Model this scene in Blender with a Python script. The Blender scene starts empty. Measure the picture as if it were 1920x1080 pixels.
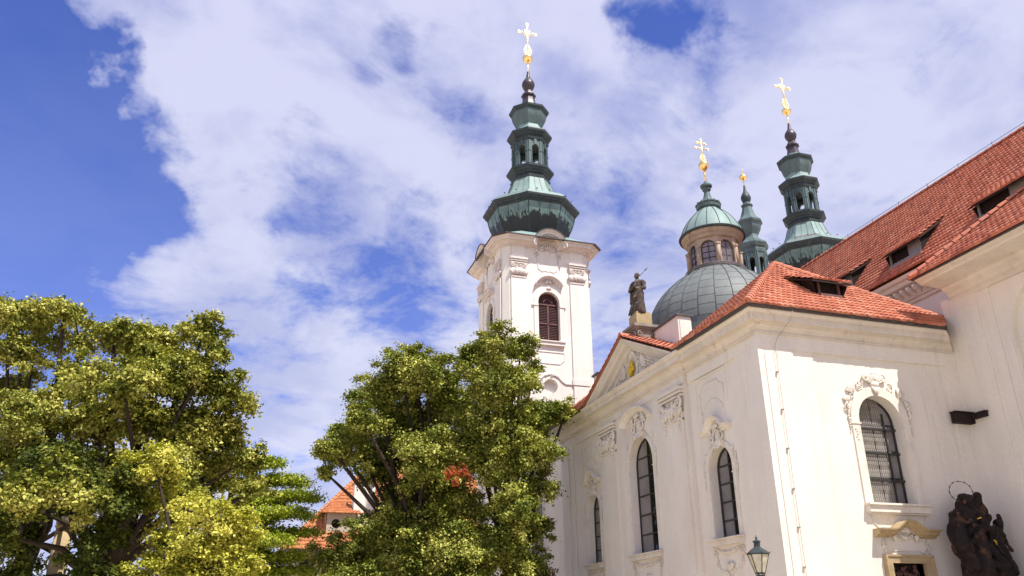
import bpy, bmesh, math, random
import numpy as np
from mathutils import Vector, Matrix, noise
from mathutils.geometry import tessellate_polygon
PI = math.pi
S = bpy.context.scene
COL = S.collection

# ------------------------------------------------------------------ camera
# calibrated from the vanishing points: x runs along the sunlit chapel front, y along the shaded one
CAMR = ((0.95405, 0.00987, -0.29949), (-0.29949, -0.00000, -0.95410), (0, 0, 0))  # replaced below
FPX = 1545.0
def _n(v): return v / np.linalg.norm(v)
_z = _n(np.array([922-960., 540+3133., -FPX])); _y = _n(np.array([413-960., -(1190-540.), -FPX])); _x0 = _n(np.array([6093-960., -(1166-540.), -FPX]))
_y = _n(_y - _z*(_y @ _z)); _x = np.cross(_y, _z); _x = _n(_x + _x0); _x = _n(_x - _z*(_x @ _z)); _y = np.cross(_z, _x)
CAMR = np.array([_x, _y, _z])
CAMP = np.array([-15.16, -21.13, 1.6])
cam_d = bpy.data.cameras.new('camera'); cam = bpy.data.objects.new('camera', cam_d); COL.objects.link(cam)
m = Matrix([list(CAMR[0]) + [CAMP[0]], list(CAMR[1]) + [CAMP[1]], list(CAMR[2]) + [CAMP[2]], [0, 0, 0, 1]])
cam.matrix_world = m
cam_d.sensor_width = 36; cam_d.lens = FPX/1920*36; cam_d.clip_start = .1; cam_d.clip_end = 5000
S.camera = cam
def ray(px, py):
    d = CAMR @ np.array([px-960., -(py-540.), -FPX]); return d/np.linalg.norm(d)
def at(px, py, dist):
    d = ray(px, py); p = CAMP + d*dist/np.hypot(d[0], d[1]); return Vector(p)

# ------------------------------------------------------------------ light
SUN = Vector((.241, -.52, 1.0)).normalized()
sun_el = math.asin(SUN.z); sun_az = math.atan2(SUN.x, SUN.y)
S.view_settings.view_transform = 'Standard'; S.view_settings.look = 'None'
S.view_settings.exposure = 0.58; S.view_settings.gamma = 1.0
sl = bpy.data.lights.new('sun', 'SUN'); sl.energy = 4.6; sl.angle = math.radians(.5); sl.color = (1, .95, .87)
so = bpy.data.objects.new('sun', sl); COL.objects.link(so); so.location = (0, 0, 60)
so.rotation_euler = SUN.to_track_quat('Z', 'Y').to_euler()

W = bpy.data.worlds.new('World'); S.world = W; W.use_nodes = True
nt = W.node_tree; nt.nodes.clear()
class NT:
    def __init__(s, t): s.t = t
    def n(s, ty, ins=None, **kw):
        nd = s.t.nodes.new(ty)
        for k, v in kw.items(): setattr(nd, k, v)
        for k, v in (ins or {}).items():
            if isinstance(v, bpy.types.NodeSocket): s.t.links.new(v, nd.inputs[k])
            else: nd.inputs[k].default_value = v
        return nd
    def math(s, op, a, b=0.0, c=None, clamp=False):
        ins = {0: a, 1: b}
        if c is not None: ins[2] = c
        return s.n('ShaderNodeMath', ins, operation=op, use_clamp=clamp).outputs[0]
    def mixc(s, f, a, b, bt='MIX'):
        nd = s.n('ShaderNodeMix', {0: f, 6: a, 7: b}, data_type='RGBA', blend_type=bt); return nd.outputs[2]
    def mapr(s, v, a, b, c=0., d=1., smooth=True):
        nd = s.n('ShaderNodeMapRange', {0: v, 1: a, 2: b, 3: c, 4: d}); nd.interpolation_type = 'SMOOTHSTEP' if smooth else 'LINEAR'
        return nd.outputs[0]
    def noise(s, vec, sc, det=4, ro=.5, dist=0.):
        return s.n('ShaderNodeTexNoise', {'Vector': vec, 'Scale': sc, 'Detail': det, 'Roughness': ro, 'Distortion': dist}).outputs['Fac']
w = NT(nt)
tc = w.n('ShaderNodeTexCoord').outputs['Generated']
sky = w.n('ShaderNodeTexSky'); sky.sky_type = 'NISHITA'; sky.sun_disc = False
sky.sun_elevation = sun_el; sky.sun_rotation = sun_az; sky.altitude = 300; sky.air_density = 1.0; sky.dust_density = .6; sky.ozone_density = 2.5
sep = w.n('ShaderNodeSeparateXYZ', {0: tc})
zz = w.math('ADD', w.math('MAXIMUM', sep.outputs[2], .0), .22)
pv = w.n('ShaderNodeCombineXYZ', {0: w.math('DIVIDE', sep.outputs[0], zz), 1: w.math('DIVIDE', sep.outputs[1], zz), 2: 0.37}).outputs[0]
warp = w.n('ShaderNodeTexNoise', {'Vector': pv, 'Scale': 1.7, 'Detail': 3.0}).outputs['Color']
pw = w.n('ShaderNodeVectorMath', {0: pv, 1: w.n('ShaderNodeVectorMath', {0: warp, 'Scale': .28}, operation='SCALE').outputs[0]}, operation='ADD').outputs[0]
n1 = w.noise(pw, 3.1, 9, .62)
n2 = w.noise(pw, 7.5, 7, .62)
dens = w.math('MULTIPLY_ADD', n2, .52, w.math('MULTIPLY', n1, .72))
# where the cloud sheet opens (directions over the place) and where it is thick
holes = [(-120, 190, 10, .30), (30, 300, 6.5, .15), (110, 330, 3, .06), (330, 330, 4, -.05), (-20, 420, 9, .10), (190, 260, 6, .09), (290, 370, 5.5, .08), (430, 310, 5, .05), (1245, 18, 3.1, .19), (668, 122, 2.2, .10), (60, 130, 4.5, .12),
         (175, 80, 2.5, .08), (820, 150, 4.5, .05), (1590, 345, 4.0, .10), (1085, 375, 3.5, .05), (560, 340, 4.5, .05), (80, 530, 8, .10), (430, 520, 6, .06), (760, 440, 6, .02), (420, 230, 3.5, .07), (1215, 455, 3, .03), (620, 560, 8, .04),
         (160, -10, 8, -.16), (330, 110, 7, -.10), (330, 480, 7, -.07), (250, 180, 4, -.05), (600, 230, 7, -.05), (320, 440, 5, -.10), (420, 600, 7, -.05), (1000, 250, 8, -.03), (1700, 200, 9, -.07), (560, 60, 7, -.04), (170, 430, 3.5, -.10)]
wA = w.n('ShaderNodeVectorMath', {0: w.n('ShaderNodeTexNoise', {'Vector': tc, 'Scale': 4.5, 'Detail': 3.0, 'Roughness': .55}).outputs['Color'], 1: (.5, .5, .5)}, operation='SUBTRACT').outputs[0]
wB = w.n('ShaderNodeVectorMath', {0: w.n('ShaderNodeTexNoise', {'Vector': tc, 'Scale': 15., 'Detail': 4.0, 'Roughness': .6}).outputs['Color'], 1: (.5, .5, .5)}, operation='SUBTRACT').outputs[0]
tcw = w.n('ShaderNodeVectorMath', {0: wA, 1: (.22, .22, .22), 2: tc}, operation='MULTIPLY_ADD').outputs[0]
tcw = w.n('ShaderNodeVectorMath', {0: w.n('ShaderNodeVectorMath', {0: wB, 1: (.12, .12, .12), 2: tcw}, operation='MULTIPLY_ADD').outputs[0]}, operation='NORMALIZE').outputs[0]
for (hx, hy, deg, wt) in holes:
    d = ray(hx, hy)
    dt = w.n('ShaderNodeVectorMath', {0: tcw, 1: tuple(d)}, operation='DOT_PRODUCT').outputs['Value']
    g = w.mapr(dt, math.cos(math.radians(deg*1.5)), 1.0)
    dens = w.math('MULTIPLY_ADD', g, -wt*1.25, dens)
cl = w.mapr(dens, .375, .655)
n3 = w.noise(pw, 3.6, 7, .55); n4 = w.noise(pw, 1.2, 3, .5)
shade = w.mapr(w.math('ADD', w.math('MULTIPLY', n3, .75), w.math('MULTIPLY', n4, .3)), .42, .62)
ccol = w.mixc(shade, (.23, .26, .49, 1), (.48, .49, .64, 1))
ccol = w.mixc(w.mapr(sep.outputs[2], .75, .25), ccol, w.mixc(.5, ccol, (.50, .52, .63, 1)))
blue = w.mixc(1.0, sky.outputs[0], (.050, .063, .126, 1), 'MULTIPLY')
cl = w.math('MAXIMUM', cl, w.mapr(sep.outputs[2], .78, .22, .0, .18))
mixd = w.mixc(w.math('MULTIPLY', cl, .95), blue, ccol)
bg = w.n('ShaderNodeBackground', {0: mixd, 1: 1.0})
w.n('ShaderNodeOutputWorld', {0: bg.outputs[0]})

# ------------------------------------------------------------------ materials
def mat(name, base, rough=.85, var=.12, vs=1.5, stain=None, st_s=.6, st_lo=.55, st_hi=.75, bump=.2, bs=20., metal=0., fine=.06, stretch=(1, 1, 1), spec=.3, st_f=.6, streak=0, wear_shade=None):
    M = bpy.data.materials.new(name); M.use_nodes = True
    t = NT(M.node_tree); b = M.node_tree.nodes['Principled BSDF']
    co = t.n('ShaderNodeTexCoord').outputs['Object']
    mp = t.n('ShaderNodeMapping', {0: co, 3: stretch}).outputs[0]
    a = t.noise(mp, vs, 5, .6); f = t.noise(co, bs, 3, .6)
    c = t.mixc(t.mapr(a, .3, .7), tuple(x*(1-var) for x in base) + (1,), tuple(min(1, x*(1+var)) for x in base) + (1,))
    c = t.mixc(t.mapr(f, .3, .7, 0, fine), c, (0, 0, 0, 1))
    if stain:
        s = t.noise(mp, st_s, 7, .65, .3)
        c = t.mixc(t.mapr(s, st_lo, st_hi, 0, st_f), c, tuple(stain) + (1,))
    if wear_shade:
        pt = t.n('ShaderNodeNewGeometry').outputs['Pointiness']; c = t.mixc(t.mapr(pt, .52, .60, 0, .6), c, tuple(wear_shade)+(1,)); c = t.mixc(t.mapr(pt, .49, .44, 0, .8), c, (.004, .003, .002, 1))  # worn edges lifted as painted highlights, creases painted near-black as shade
    if streak:
        k = t.noise(t.n('ShaderNodeMapping', {0: co, 3: (3.2, 3.2, .13)}).outputs[0], 1.3, 5, .65); k2 = t.noise(co, .35, 3, .5)
        c = t.mixc(t.math('MULTIPLY', t.mapr(k, .50, .72), t.mapr(k2, .40, .62, 0, streak)), c, (.40, .34, .27, 1))
    M.node_tree.links.new(c, b.inputs['Base Color'])
    b.inputs['Roughness'].default_value = rough; b.inputs['Metallic'].default_value = metal
    b.inputs['Specular IOR Level'].default_value = spec
    if bump:
        bp = t.n('ShaderNodeBump', {'Height': f, 'Strength': bump, 'Distance': .02})
        M.node_tree.links.new(bp.outputs[0], b.inputs['Normal'])
    return M
M = {}
M['plaster'] = mat('plaster', base=(.765, .715, .635), rough=.9, var=.05, vs=.8, stain=(.62, .54, .45), st_s=.35, st_lo=.5, st_hi=.8, bump=.25, bs=14, streak=.26, st_f=.55, stretch=(1, 1, .45))
M['stucco'] = mat('stucco', (.74, .685, .60), .9, .07, 2, (.54, .46, .37), 2.5, .5, .75, .2, 30, st_f=.5)
M['cornice'] = mat('cornice', base=(.71, .645, .56), rough=.9, var=.07, vs=.9, stain=(.50, .43, .36), st_s=.7, st_lo=.5, st_hi=.8, bump=.2, bs=20, streak=.6, stretch=(1, 1, .5))
M['tower_plaster'] = mat('tower_plaster', base=(.80, .755, .685), rough=.9, var=.05, vs=.8, stain=(.62, .58, .54), st_s=.6, st_lo=.5, st_hi=.78, bump=.25, bs=12, streak=.30, stretch=(1, 1, .3))
M['tower_trim'] = mat('tower_trim', (.74, .66, .61), .9, .06, 1, (.56, .46, .42), 1.0, .5, .75, .2, 20, stretch=(1, 1, .5))
M['sandstone'] = mat('sandstone', (.42, .32, .18), .9, .15, 2, (.22, .15, .10), 1.5, .52, .7, .4, 25)
M['drumstone'] = mat('drumstone', (.42, .32, .24), .9, .12, 2, (.30, .20, .15), 1.5, .5, .7, .3, 25)
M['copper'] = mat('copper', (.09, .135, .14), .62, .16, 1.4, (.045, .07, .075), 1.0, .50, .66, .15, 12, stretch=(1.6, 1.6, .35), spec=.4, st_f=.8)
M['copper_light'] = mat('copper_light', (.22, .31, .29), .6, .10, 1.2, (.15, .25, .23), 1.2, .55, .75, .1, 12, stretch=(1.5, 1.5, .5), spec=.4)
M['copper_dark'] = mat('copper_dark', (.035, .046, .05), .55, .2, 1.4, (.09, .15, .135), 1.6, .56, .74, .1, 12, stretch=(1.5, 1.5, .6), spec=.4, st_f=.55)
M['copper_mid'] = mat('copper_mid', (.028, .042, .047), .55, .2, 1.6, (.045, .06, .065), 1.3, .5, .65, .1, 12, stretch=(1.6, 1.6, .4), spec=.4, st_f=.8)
M['bronze_dark'] = mat('bronze_dark', (.045, .032, .045), .45, .2, 4, None, bump=.1, spec=.5)
M['copper_red'] = mat('copper_red', (.16, .13, .13), .6, .2, 2, (.10, .15, .14), 1.6, .5, .7, .1, 12)
M['lead'] = mat('lead', (.15, .165, .16), .6, .10, 1.6, (.09, .10, .105), 1.2, .5, .75, .1, 10, spec=.45, stretch=(1, 1, .5))
M['seam'] = mat('seam', (.085, .095, .095), .6, .1, 2)
M['iron'] = mat('iron', (.025, .024, .024), .55, .2, 5, spec=.5)
M['gutter'] = mat('gutter', (.045, .03, .028), .5, .2, 3, spec=.5)
M['louvre'] = mat('louvre', (.085, .035, .035), .7, .2, 5)
M['louvre_frame'] = mat('louvre_frame', (.15, .075, .07), .7, .15, 5)
M['darkwood'] = mat('darkwood', (.02, .012, .01), .8, .2, 5)
M['bark'] = mat('bark', (.045, .032, .022), .95, .3, 4, bump=.8, bs=15, stretch=(1, 1, .3))
M['stone_dark'] = mat('stone_dark', (.075, .055, .045), .9, .3, 4, (.34, .29, .23), 3.0, .55, .63, .6, 25, st_f=.7, wear_shade=(.36, .31, .26))
M['statue_brown'] = mat('statue_brown', (.012, .006, .005), .7, .5, 5, (.14, .055, .028), 2.5, .54, .66, .5, 25, spec=.3, st_f=.5, wear_shade=(.22, .11, .07))
M['ground'] = mat('ground', (.58, .49, .36), .95, .12, .3, (.36, .33, .28), .8, .5, .7, .4, 8)
M['houseplaster'] = mat('houseplaster', (.42, .36, .28), .9, .08, .6, (.40, .36, .30), .5, .5, .7)
M['leadcap'] = mat('leadcap', (.10, .09, .095), .5, .15, 3)
M['zinc'] = mat('zinc', (.23, .21, .20), .5, .1, 3, spec=.5)

def simple(name, col, rough, metal=0., spec=.5, emit=None):
    m_ = bpy.data.materials.new(name); m_.use_nodes = True; b = m_.node_tree.nodes['Principled BSDF']
    b.inputs['Base Color'].default_value = col + (1,); b.inputs['Roughness'].default_value = rough; b.inputs['Metallic'].default_value = metal
    b.inputs['Specular IOR Level'].default_value = spec
    return m_
M['gold'] = simple('gold', (1.0, .72, .30), .33, 1.0)
M['gold_pale'] = simple('gold_pale', (1.0, .88, .62), .45, .75)
M['gold_warm'] = simple('gold_warm', (1.0, .80, .42), .42, .9)
M['gold_leaf'] = simple('gold_leaf', (.75, .52, .03), .45, .25)
def glass(name, c1, c2, sc, rough=.12, spec=.8):
    m_ = bpy.data.materials.new(name); m_.use_nodes = True; t = NT(m_.node_tree); b = m_.node_tree.nodes['Principled BSDF']
    co = t.n('ShaderNodeTexCoord').outputs['Object']
    c = t.mixc(t.mapr(t.noise(co, sc, 3, .6), .35, .65), c1 + (1,), c2 + (1,))
    m_.node_tree.links.new(c, b.inputs['Base Color']); b.inputs['Roughness'].default_value = rough; b.inputs['Specular IOR Level'].default_value = spec
    bp = t.n('ShaderNodeBump', {'Height': t.noise(co, 1.6, 2), 'Strength': .25, 'Distance': .03}); m_.node_tree.links.new(bp.outputs[0], b.inputs['Normal'])
    return m_
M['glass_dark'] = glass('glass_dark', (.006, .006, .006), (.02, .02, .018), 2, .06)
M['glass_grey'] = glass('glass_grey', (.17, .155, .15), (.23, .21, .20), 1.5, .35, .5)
M['glass_violet'] = glass('glass_violet', (.16, .12, .14), (.24, .19, .21), 3, .25)
M['glass_leaded'] = glass('glass_leaded', (.17, .15, .13), (.26, .235, .20), 2.5, .3, .5)
M['glass_lamp'] = glass('glass_lamp', (.42, .40, .30), (.55, .52, .40), 8, .15, .6)
M['wire'] = simple('wire', (.42, .39, .35), .5, .0)

def tile_mat(name, cols, weather):
    m_ = bpy.data.materials.new(name); m_.use_nodes = True; t = NT(m_.node_tree); b = m_.node_tree.nodes['Principled BSDF']
    uv = t.n('ShaderNodeUVMap').outputs[0]
    fl = t.n('ShaderNodeVectorMath', {0: uv}, operation='FLOOR').outputs[0]
    wn = t.n('ShaderNodeTexWhiteNoise', {'Vector': fl}).outputs['Value']
    cr = t.n('ShaderNodeValToRGB', {0: wn})
    e = cr.color_ramp.elements; e[0].position = 0; e[0].color = cols[0] + (1,); e[1].position = 1; e[1].color = cols[-1] + (1,)
    for i, c in enumerate(cols[1:-1]):
        el = e.new((i+1)/(len(cols)-1)); el.color = c + (1,)
    co = t.n('ShaderNodeTexCoord').outputs['Object']
    c = t.mixc(t.mapr(t.noise(co, .5, 5, .6), .5, .75, 0, .45), cr.outputs[0], weather + (1,))
    c = t.mixc(t.mapr(t.noise(co, 9., 4, .6), .5, .75, 0, .25), c, (.12, .06, .05, 1))
    m_.node_tree.links.new(c, b.inputs['Base Color']); b.inputs['Roughness'].default_value = .8; b.inputs['Specular IOR Level'].default_value = .25
    return m_
M['tile'] = tile_mat('tile', [(.34, .10, .06), (.52, .185, .105), (.44, .14, .08), (.60, .26, .165), (.25, .075, .05)], (.33, .11, .065))
M['tile_old'] = tile_mat('tile_old', [(.34, .10, .06), (.54, .18, .105), (.46, .14, .08), (.60, .24, .15), (.27, .08, .055)], (.42, .17, .12))
M['tile_far'] = tile_mat('tile_far', [(.42, .15, .06), (.52, .21, .09), (.36, .12, .05)], (.45, .17, .08))

def leaf_mat(name, cols, trans=.12):
    m_ = bpy.data.materials.new(name); m_.use_nodes = True; t = NT(m_.node_tree); m_.node_tree.nodes.clear()
    g = t.n('ShaderNodeNewGeometry'); co = t.n('ShaderNodeTexCoord').outputs['Object']
    cr = t.n('ShaderNodeValToRGB', {0: t.math('ADD', t.math('MULTIPLY', g.outputs['Random Per Island'], .5), t.mapr(t.noise(co, .8, 4, .6), .3, .7, 0, .5))})
    e = cr.color_ramp.elements; e[0].position = .05; e[0].color = cols[0] + (1,); e[1].position = .95; e[1].color = cols[-1] + (1,)
    for i, c in enumerate(cols[1:-1]):
        el = e.new(.05+.9*(i+1)/(len(cols)-1)); el.color = c + (1,)
    b = t.n('ShaderNodeBsdfPrincipled', {'Base Color': cr.outputs[0], 'Roughness': .6, 'Specular IOR Level': .15})
    tr = t.n('ShaderNodeBsdfTranslucent', {0: t.mixc(1., cr.outputs[0], (1., 1.15, .45, 1), 'MULTIPLY')})
    mx = t.n('ShaderNodeMixShader', {0: trans, 1: b.outputs[0], 2: tr.outputs[0]})
    t.n('ShaderNodeOutputMaterial', {0: mx.outputs[0]})
    return m_
M['leaf'] = leaf_mat('leaf', [(.045, .07, .011), (.18, .20, .03), (.42, .405, .08), (.70, .64, .21)])
M['leaf_mid'] = leaf_mat('leaf_mid', [(.04, .065, .011), (.155, .185, .028), (.38, .385, .075), (.66, .62, .19)])
M['leaf_shade'] = leaf_mat('leaf_shade', [(.025, .042, .008), (.06, .08, .012), (.11, .13, .02), (.17, .18, .03)])  # darker leaf copy: shade of the lower-left foliage put into the colour
M['leaf_yellow'] = leaf_mat('leaf_yellow', [(.18, .20, .022), (.38, .38, .045), (.58, .54, .09), (.72, .65, .19)])
M['leaf_larch'] = leaf_mat('leaf_larch', [(.16, .22, .02), (.30, .36, .035), (.44, .46, .06)])
M['leaf_red'] = leaf_mat('leaf_red', [(.16, .03, .012), (.32, .07, .02), (.40, .12, .03)], .25)
M['leaf_rust'] = leaf_mat('leaf_rust', [(.20, .12, .02), (.30, .18, .035), (.34, .22, .05)])

# ------------------------------------------------------------------ mesh helpers
class MB:
    def __init__(s): s.v = []; s.f = []; s.sm = []
    def add(s, vs, fs, smooth=False):
        o = len(s.v); s.v += [tuple(v) for v in vs]
        for f in fs: s.f.append([i+o for i in f]); s.sm.append(smooth)
    def box(s, x0, x1, y0, y1, z0, z1):
        s.add([(x0, y0, z0), (x1, y0, z0), (x1, y1, z0), (x0, y1, z0), (x0, y0, z1), (x1, y0, z1), (x1, y1, z1), (x0, y1, z1)],
              [(0, 3, 2, 1), (4, 5, 6, 7), (0, 1, 5, 4), (1, 2, 6, 5), (2, 3, 7, 6), (3, 0, 4, 7)])
    def hexa(s, P):
        s.add(P, [(0, 3, 2, 1), (4, 5, 6, 7), (0, 1, 5, 4), (1, 2, 6, 5), (2, 3, 7, 6), (3, 0, 4, 7)])
    def build(s, name, material, parent=None):
        if not s.v: return None
        o = Vector((0, 0, 0)); p = parent
        while p is not None: o += p.location; p = p.parent
        me = bpy.data.meshes.new(name)
        me.from_pydata([(v[0]-o.x, v[1]-o.y, v[2]-o.z) for v in s.v], [], s.f)
        me.polygons.foreach_set('use_smooth', s.sm)
        me.materials.append(material); me.update()
        ob = bpy.data.objects.new(name, me); COL.objects.link(ob); ob.parent = parent
        return ob
def thing(name, label, cat, loc, group=None):
    o = bpy.data.objects.new(name, None); COL.objects.link(o); o.location = loc; o.empty_display_size = .3
    o['label'] = label; o['category'] = cat
    if group: o['group'] = group
    return o
def tag(o, label, cat, group=None):
    o['label'] = label; o['category'] = cat
    if group: o['group'] = group
    return o
def copy_tree(o, parent=None):
    c = o.copy(); COL.objects.link(c); c.parent = parent
    for ch in list(o.children): copy_tree(ch, c)
    return c

class Fr:   # a wall plane: a along the wall, z up, d outward
    def __init__(s, o, a, n): s.o = Vector(o); s.a = Vector(a); s.n = Vector(n)
    def p(s, a, z, d=0.): return s.o + s.a*a + s.n*d + Vector((0, 0, z))
F1 = Fr((0, 0, 0), (0, 1, 0), (-1, 0, 0))
F2 = Fr((0, 0, 0), (1, 0, 0), (0, -1, 0))
def fbox(mb, fr, a0, a1, z0, z1, d0, d1):
    mb.hexa([fr.p(a0, z0, d0), fr.p(a1, z0, d0), fr.p(a1, z0, d1), fr.p(a0, z0, d1), fr.p(a0, z1, d0), fr.p(a1, z1, d0), fr.p(a1, z1, d1), fr.p(a0, z1, d1)])
def arch(c, w_, z0, zt, n=14, rise=None):
    r = w_/2; ry = rise if rise is not None else r; zs = zt-ry
    return [(c-r, z0), (c+r, z0)] + [(c+r*math.cos(PI*i/n), zs+ry*math.sin(PI*i/n)) for i in range(n+1)]
def circ(c, z, r, n=20): return [(c+r*math.cos(2*PI*i/n), z+r*math.sin(2*PI*i/n)) for i in range(n)]
def sheet(mb, fr, outer, holes, d, depth=.3):
    loops = [outer] + holes
    tr = tessellate_polygon([[Vector((x, y, 0)) for x, y in L] for L in loops])
    flat = [q for L in loops for q in L]
    mb.add([fr.p(x, z, d) for x, z in flat], tr)
    for L in holes:
        n = len(L)
        mb.add([fr.p(x, z, d) for x, z in L] + [fr.p(x, z, d-depth) for x, z in L], [(i, (i+1) % n, n+(i+1) % n, n+i) for i in range(n)])
def slab(mb, fr, pts, d0, d1):   # a raised flat shape with sides
    tr = tessellate_polygon([[Vector((x, y, 0)) for x, y in pts]])
    mb.add([fr.p(x, z, d1) for x, z in pts], tr); n = len(pts)
    mb.add([fr.p(x, z, d1) for x, z in pts] + [fr.p(x, z, d0) for x, z in pts], [(i, (i+1) % n, n+(i+1) % n, n+i) for i in range(n)])
def _miter(path, closed=False):
    P = [Vector(p) for p in path]; n = len(P); out = []
    for i in range(n):
        if closed: a, b = P[i]-P[i-1], P[(i+1) % n]-P[i]
        else:
            a = P[i]-P[i-1] if i > 0 else P[1]-P[0]
            b = P[i+1]-P[i] if i < n-1 else P[i]-P[i-1]
        a = a.normalized(); b = b.normalized()
        na = Vector((-a.y, a.x)); nb = Vector((-b.y, b.x)); mm = na+nb
        if mm.length < 1e-6: mm = na
        mm.normalize(); out.append(mm/max(.25, mm.dot(na)))
    return P, out
def fsweep(mb, fr, path, prof, closed=False, smooth=False):   # prof: closed loop of (h along path normal, d outward)
    P, N = _miter(path, closed); k = len(prof); vs = []
    for p, n in zip(P, N):
        for h, d in prof: q = p+n*h; vs.append(fr.p(q.x, q.y, d))
    L = len(P); fs = []
    for i in range(L if closed else L-1):
        j = (i+1) % L
        for q in range(k): r = (q+1) % k; fs.append((i*k+q, i*k+r, j*k+r, j*k+q))
    if not closed: fs += [tuple(range(k)), tuple((L-1)*k+q for q in range(k))[::-1]]
    mb.add(vs, fs, smooth)
def psweep(mb, path, prof, closed=False, es=0.):   # plan sweep, outward = right of direction; prof closed loop of (out, z)
    P, N = _miter(path, closed); k = len(prof); vs = []
    for i_, (p, n) in enumerate(zip(P, N)):
        if es and i_ == len(P)-1: n = n+(P[-1]-P[-2]).normalized()*es
        for o, z in prof: q = p-n*o; vs.append((q.x, q.y, z))
    L = len(P); fs = []
    for i in range(L if closed else L-1):
        j = (i+1) % L
        for q in range(k): r = (q+1) % k; fs.append((i*k+q, j*k+q, j*k+r, i*k+r))
    if not closed: fs += [tuple(range(k))[::-1], tuple((L-1)*k+q for q in range(k))]
    mb.add(vs, fs)
def tube(mb, pts, rad, seg=6, cap=True, smooth=True):
    P = [Vector(p) for p in pts]; n = len(P); R = rad if isinstance(rad, (list, tuple)) else [rad]*n
    vs = []; up = None
    for i in range(n):
        t = (P[min(i+1, n-1)]-P[max(i-1, 0)])
        if t.length < 1e-9: t = Vector((0, 0, 1))
        t.normalize()
        if up is None: up = Vector((0, 0, 1)) if abs(t.z) < .9 else Vector((1, 0, 0))
        u = (up-t*up.dot(t)); u.normalize(); up = u; v = t.cross(u)
        for k in range(seg):
            a = 2*PI*k/seg; vs.append(P[i]+(u*math.cos(a)+v*math.sin(a))*R[i])
    fs = [(i*seg+k, i*seg+(k+1) % seg, (i+1)*seg+(k+1) % seg, (i+1)*seg+k) for i in range(n-1) for k in range(seg)]
    if cap: fs += [tuple(range(seg))[::-1], tuple((n-1)*seg+k for k in range(seg))]
    mb.add(vs, fs, smooth)
def lathe(mb, cx, cy, prof, seg=8, phase=PI/8, smooth=False, cap=True):
    vs = []; n = len(prof); ap = 1.0
    for r, z in prof:
        for k in range(seg): a = phase+2*PI*k/seg; vs.append((cx+r*math.cos(a), cy+r*math.sin(a), z))
    fs = [(i*seg+k, i*seg+(k+1) % seg, (i+1)*seg+(k+1) % seg, (i+1)*seg+k) for i in range(n-1) for k in range(seg)]
    if cap: fs += [tuple(range(seg))[::-1], tuple((n-1)*seg+k for k in range(seg))]
    mb.add(vs, fs, smooth)
def curve(pts, n=6):   # Catmull-Rom through profile points
    out = []; P = [Vector(p) for p in pts]
    for i in range(len(P)-1):
        a, b, c, d = P[max(i-1, 0)], P[i], P[i+1], P[min(i+2, len(P)-1)]
        for k in range(n):
            t = k/n; out.append(tuple(.5*((2*b)+(c-a)*t+(2*a-5*b+4*c-d)*t*t+(3*b-a-3*c+d)*t**3)))
    out.append(tuple(P[-1])); return out
def blob(mb, c, r, seg=7, rings=5, rot=None):
    c = Vector(c); r = Vector(r) if hasattr(r, '__len__') else Vector((r, r, r)); vs = []
    for i in range(rings+1):
        th = PI*i/rings
        for k in range(seg):
            a = 2*PI*k/seg; q = Vector((r.x*math.sin(th)*math.cos(a), r.y*math.sin(th)*math.sin(a), r.z*math.cos(th)))
            vs.append(c+(rot @ q if rot else q))
    mb.add(vs, [(i*seg+k, (i+1)*seg+k, (i+1)*seg+(k+1) % seg, i*seg+(k+1) % seg) for i in range(rings) for k in range(seg)], True)

# relief ornament
def volute(mb, fr, a, z, r, s=1, up=1, d=.05, turns=1.4, th=.18):
    pts = []; rr = []
    for i in range(15):
        t = i/14; ang = turns*2*PI*t; q = r*(1-.82*t); pts.append(fr.p(a+s*q*math.sin(ang), z+up*q*math.cos(ang), d+.03*t)); rr.append(r*th*(1-.4*t))
    tube(mb, pts, rr, 5)
def fan(mb, fr, a, z, r, n=7, spread=1.25, d=.05, th=.16, base=0.2, ang0=0.):
    for i in range(n):
        t = -spread+2*spread*i/(n-1)+ang0
        pts = [fr.p(a+r*q*math.sin(t), z+r*q*math.cos(t), d+.04*math.sin(q*PI)) for q in (base, .5, .8, 1.0)]
        tube(mb, pts, [r*th*.35, r*th*.7, r*th, r*th*.5], 5)
def rtube(mb, fr, pts, r, d=.03, seg=5):
    tube(mb, [fr.p(x, z, d) for x, z in pts], r, seg)
def drop(mb, fr, a, z, L, r, rng, d=.04):
    n = max(3, int(L/(r*1.35)))
    for i in range(n):
        t = i/(n-1); q = r*(1.15-.65*t)*rng.uniform(.7, 1.15)
        blob(mb, fr.p(a+rng.uniform(-.5, .5)*r, z-L*t, d), (q, q, q*1.1), 5, 4)
def garland(mb, fr, a0, a1, z, sag, r, rng, n=9, d=.05):
    for i in range(n):
        t = i/(n-1); q = r*(.7+.6*math.sin(PI*t))*rng.uniform(.75, 1.2)
        blob(mb, fr.p(a0+(a1-a0)*t, z-sag*4*t*(1-t), d), q, 5, 4)
def scatter(mb, fr, a0, a1, z0, z1, n, r, rng, d=.03):
    for _ in range(n):
        a = rng.uniform(a0, a1); z = rng.uniform(z0, z1)
        if rng.random() < .5: volute(mb, fr, a, z, r*rng.uniform(.7, 1.5), rng.choice((-1, 1)), rng.choice((-1, 1)), d, 1.0, .25)
        else: fan(mb, fr, a, z, r*rng.uniform(1, 1.8), 4, .8, d, .2, .1, rng.uniform(-2, 2))
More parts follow.
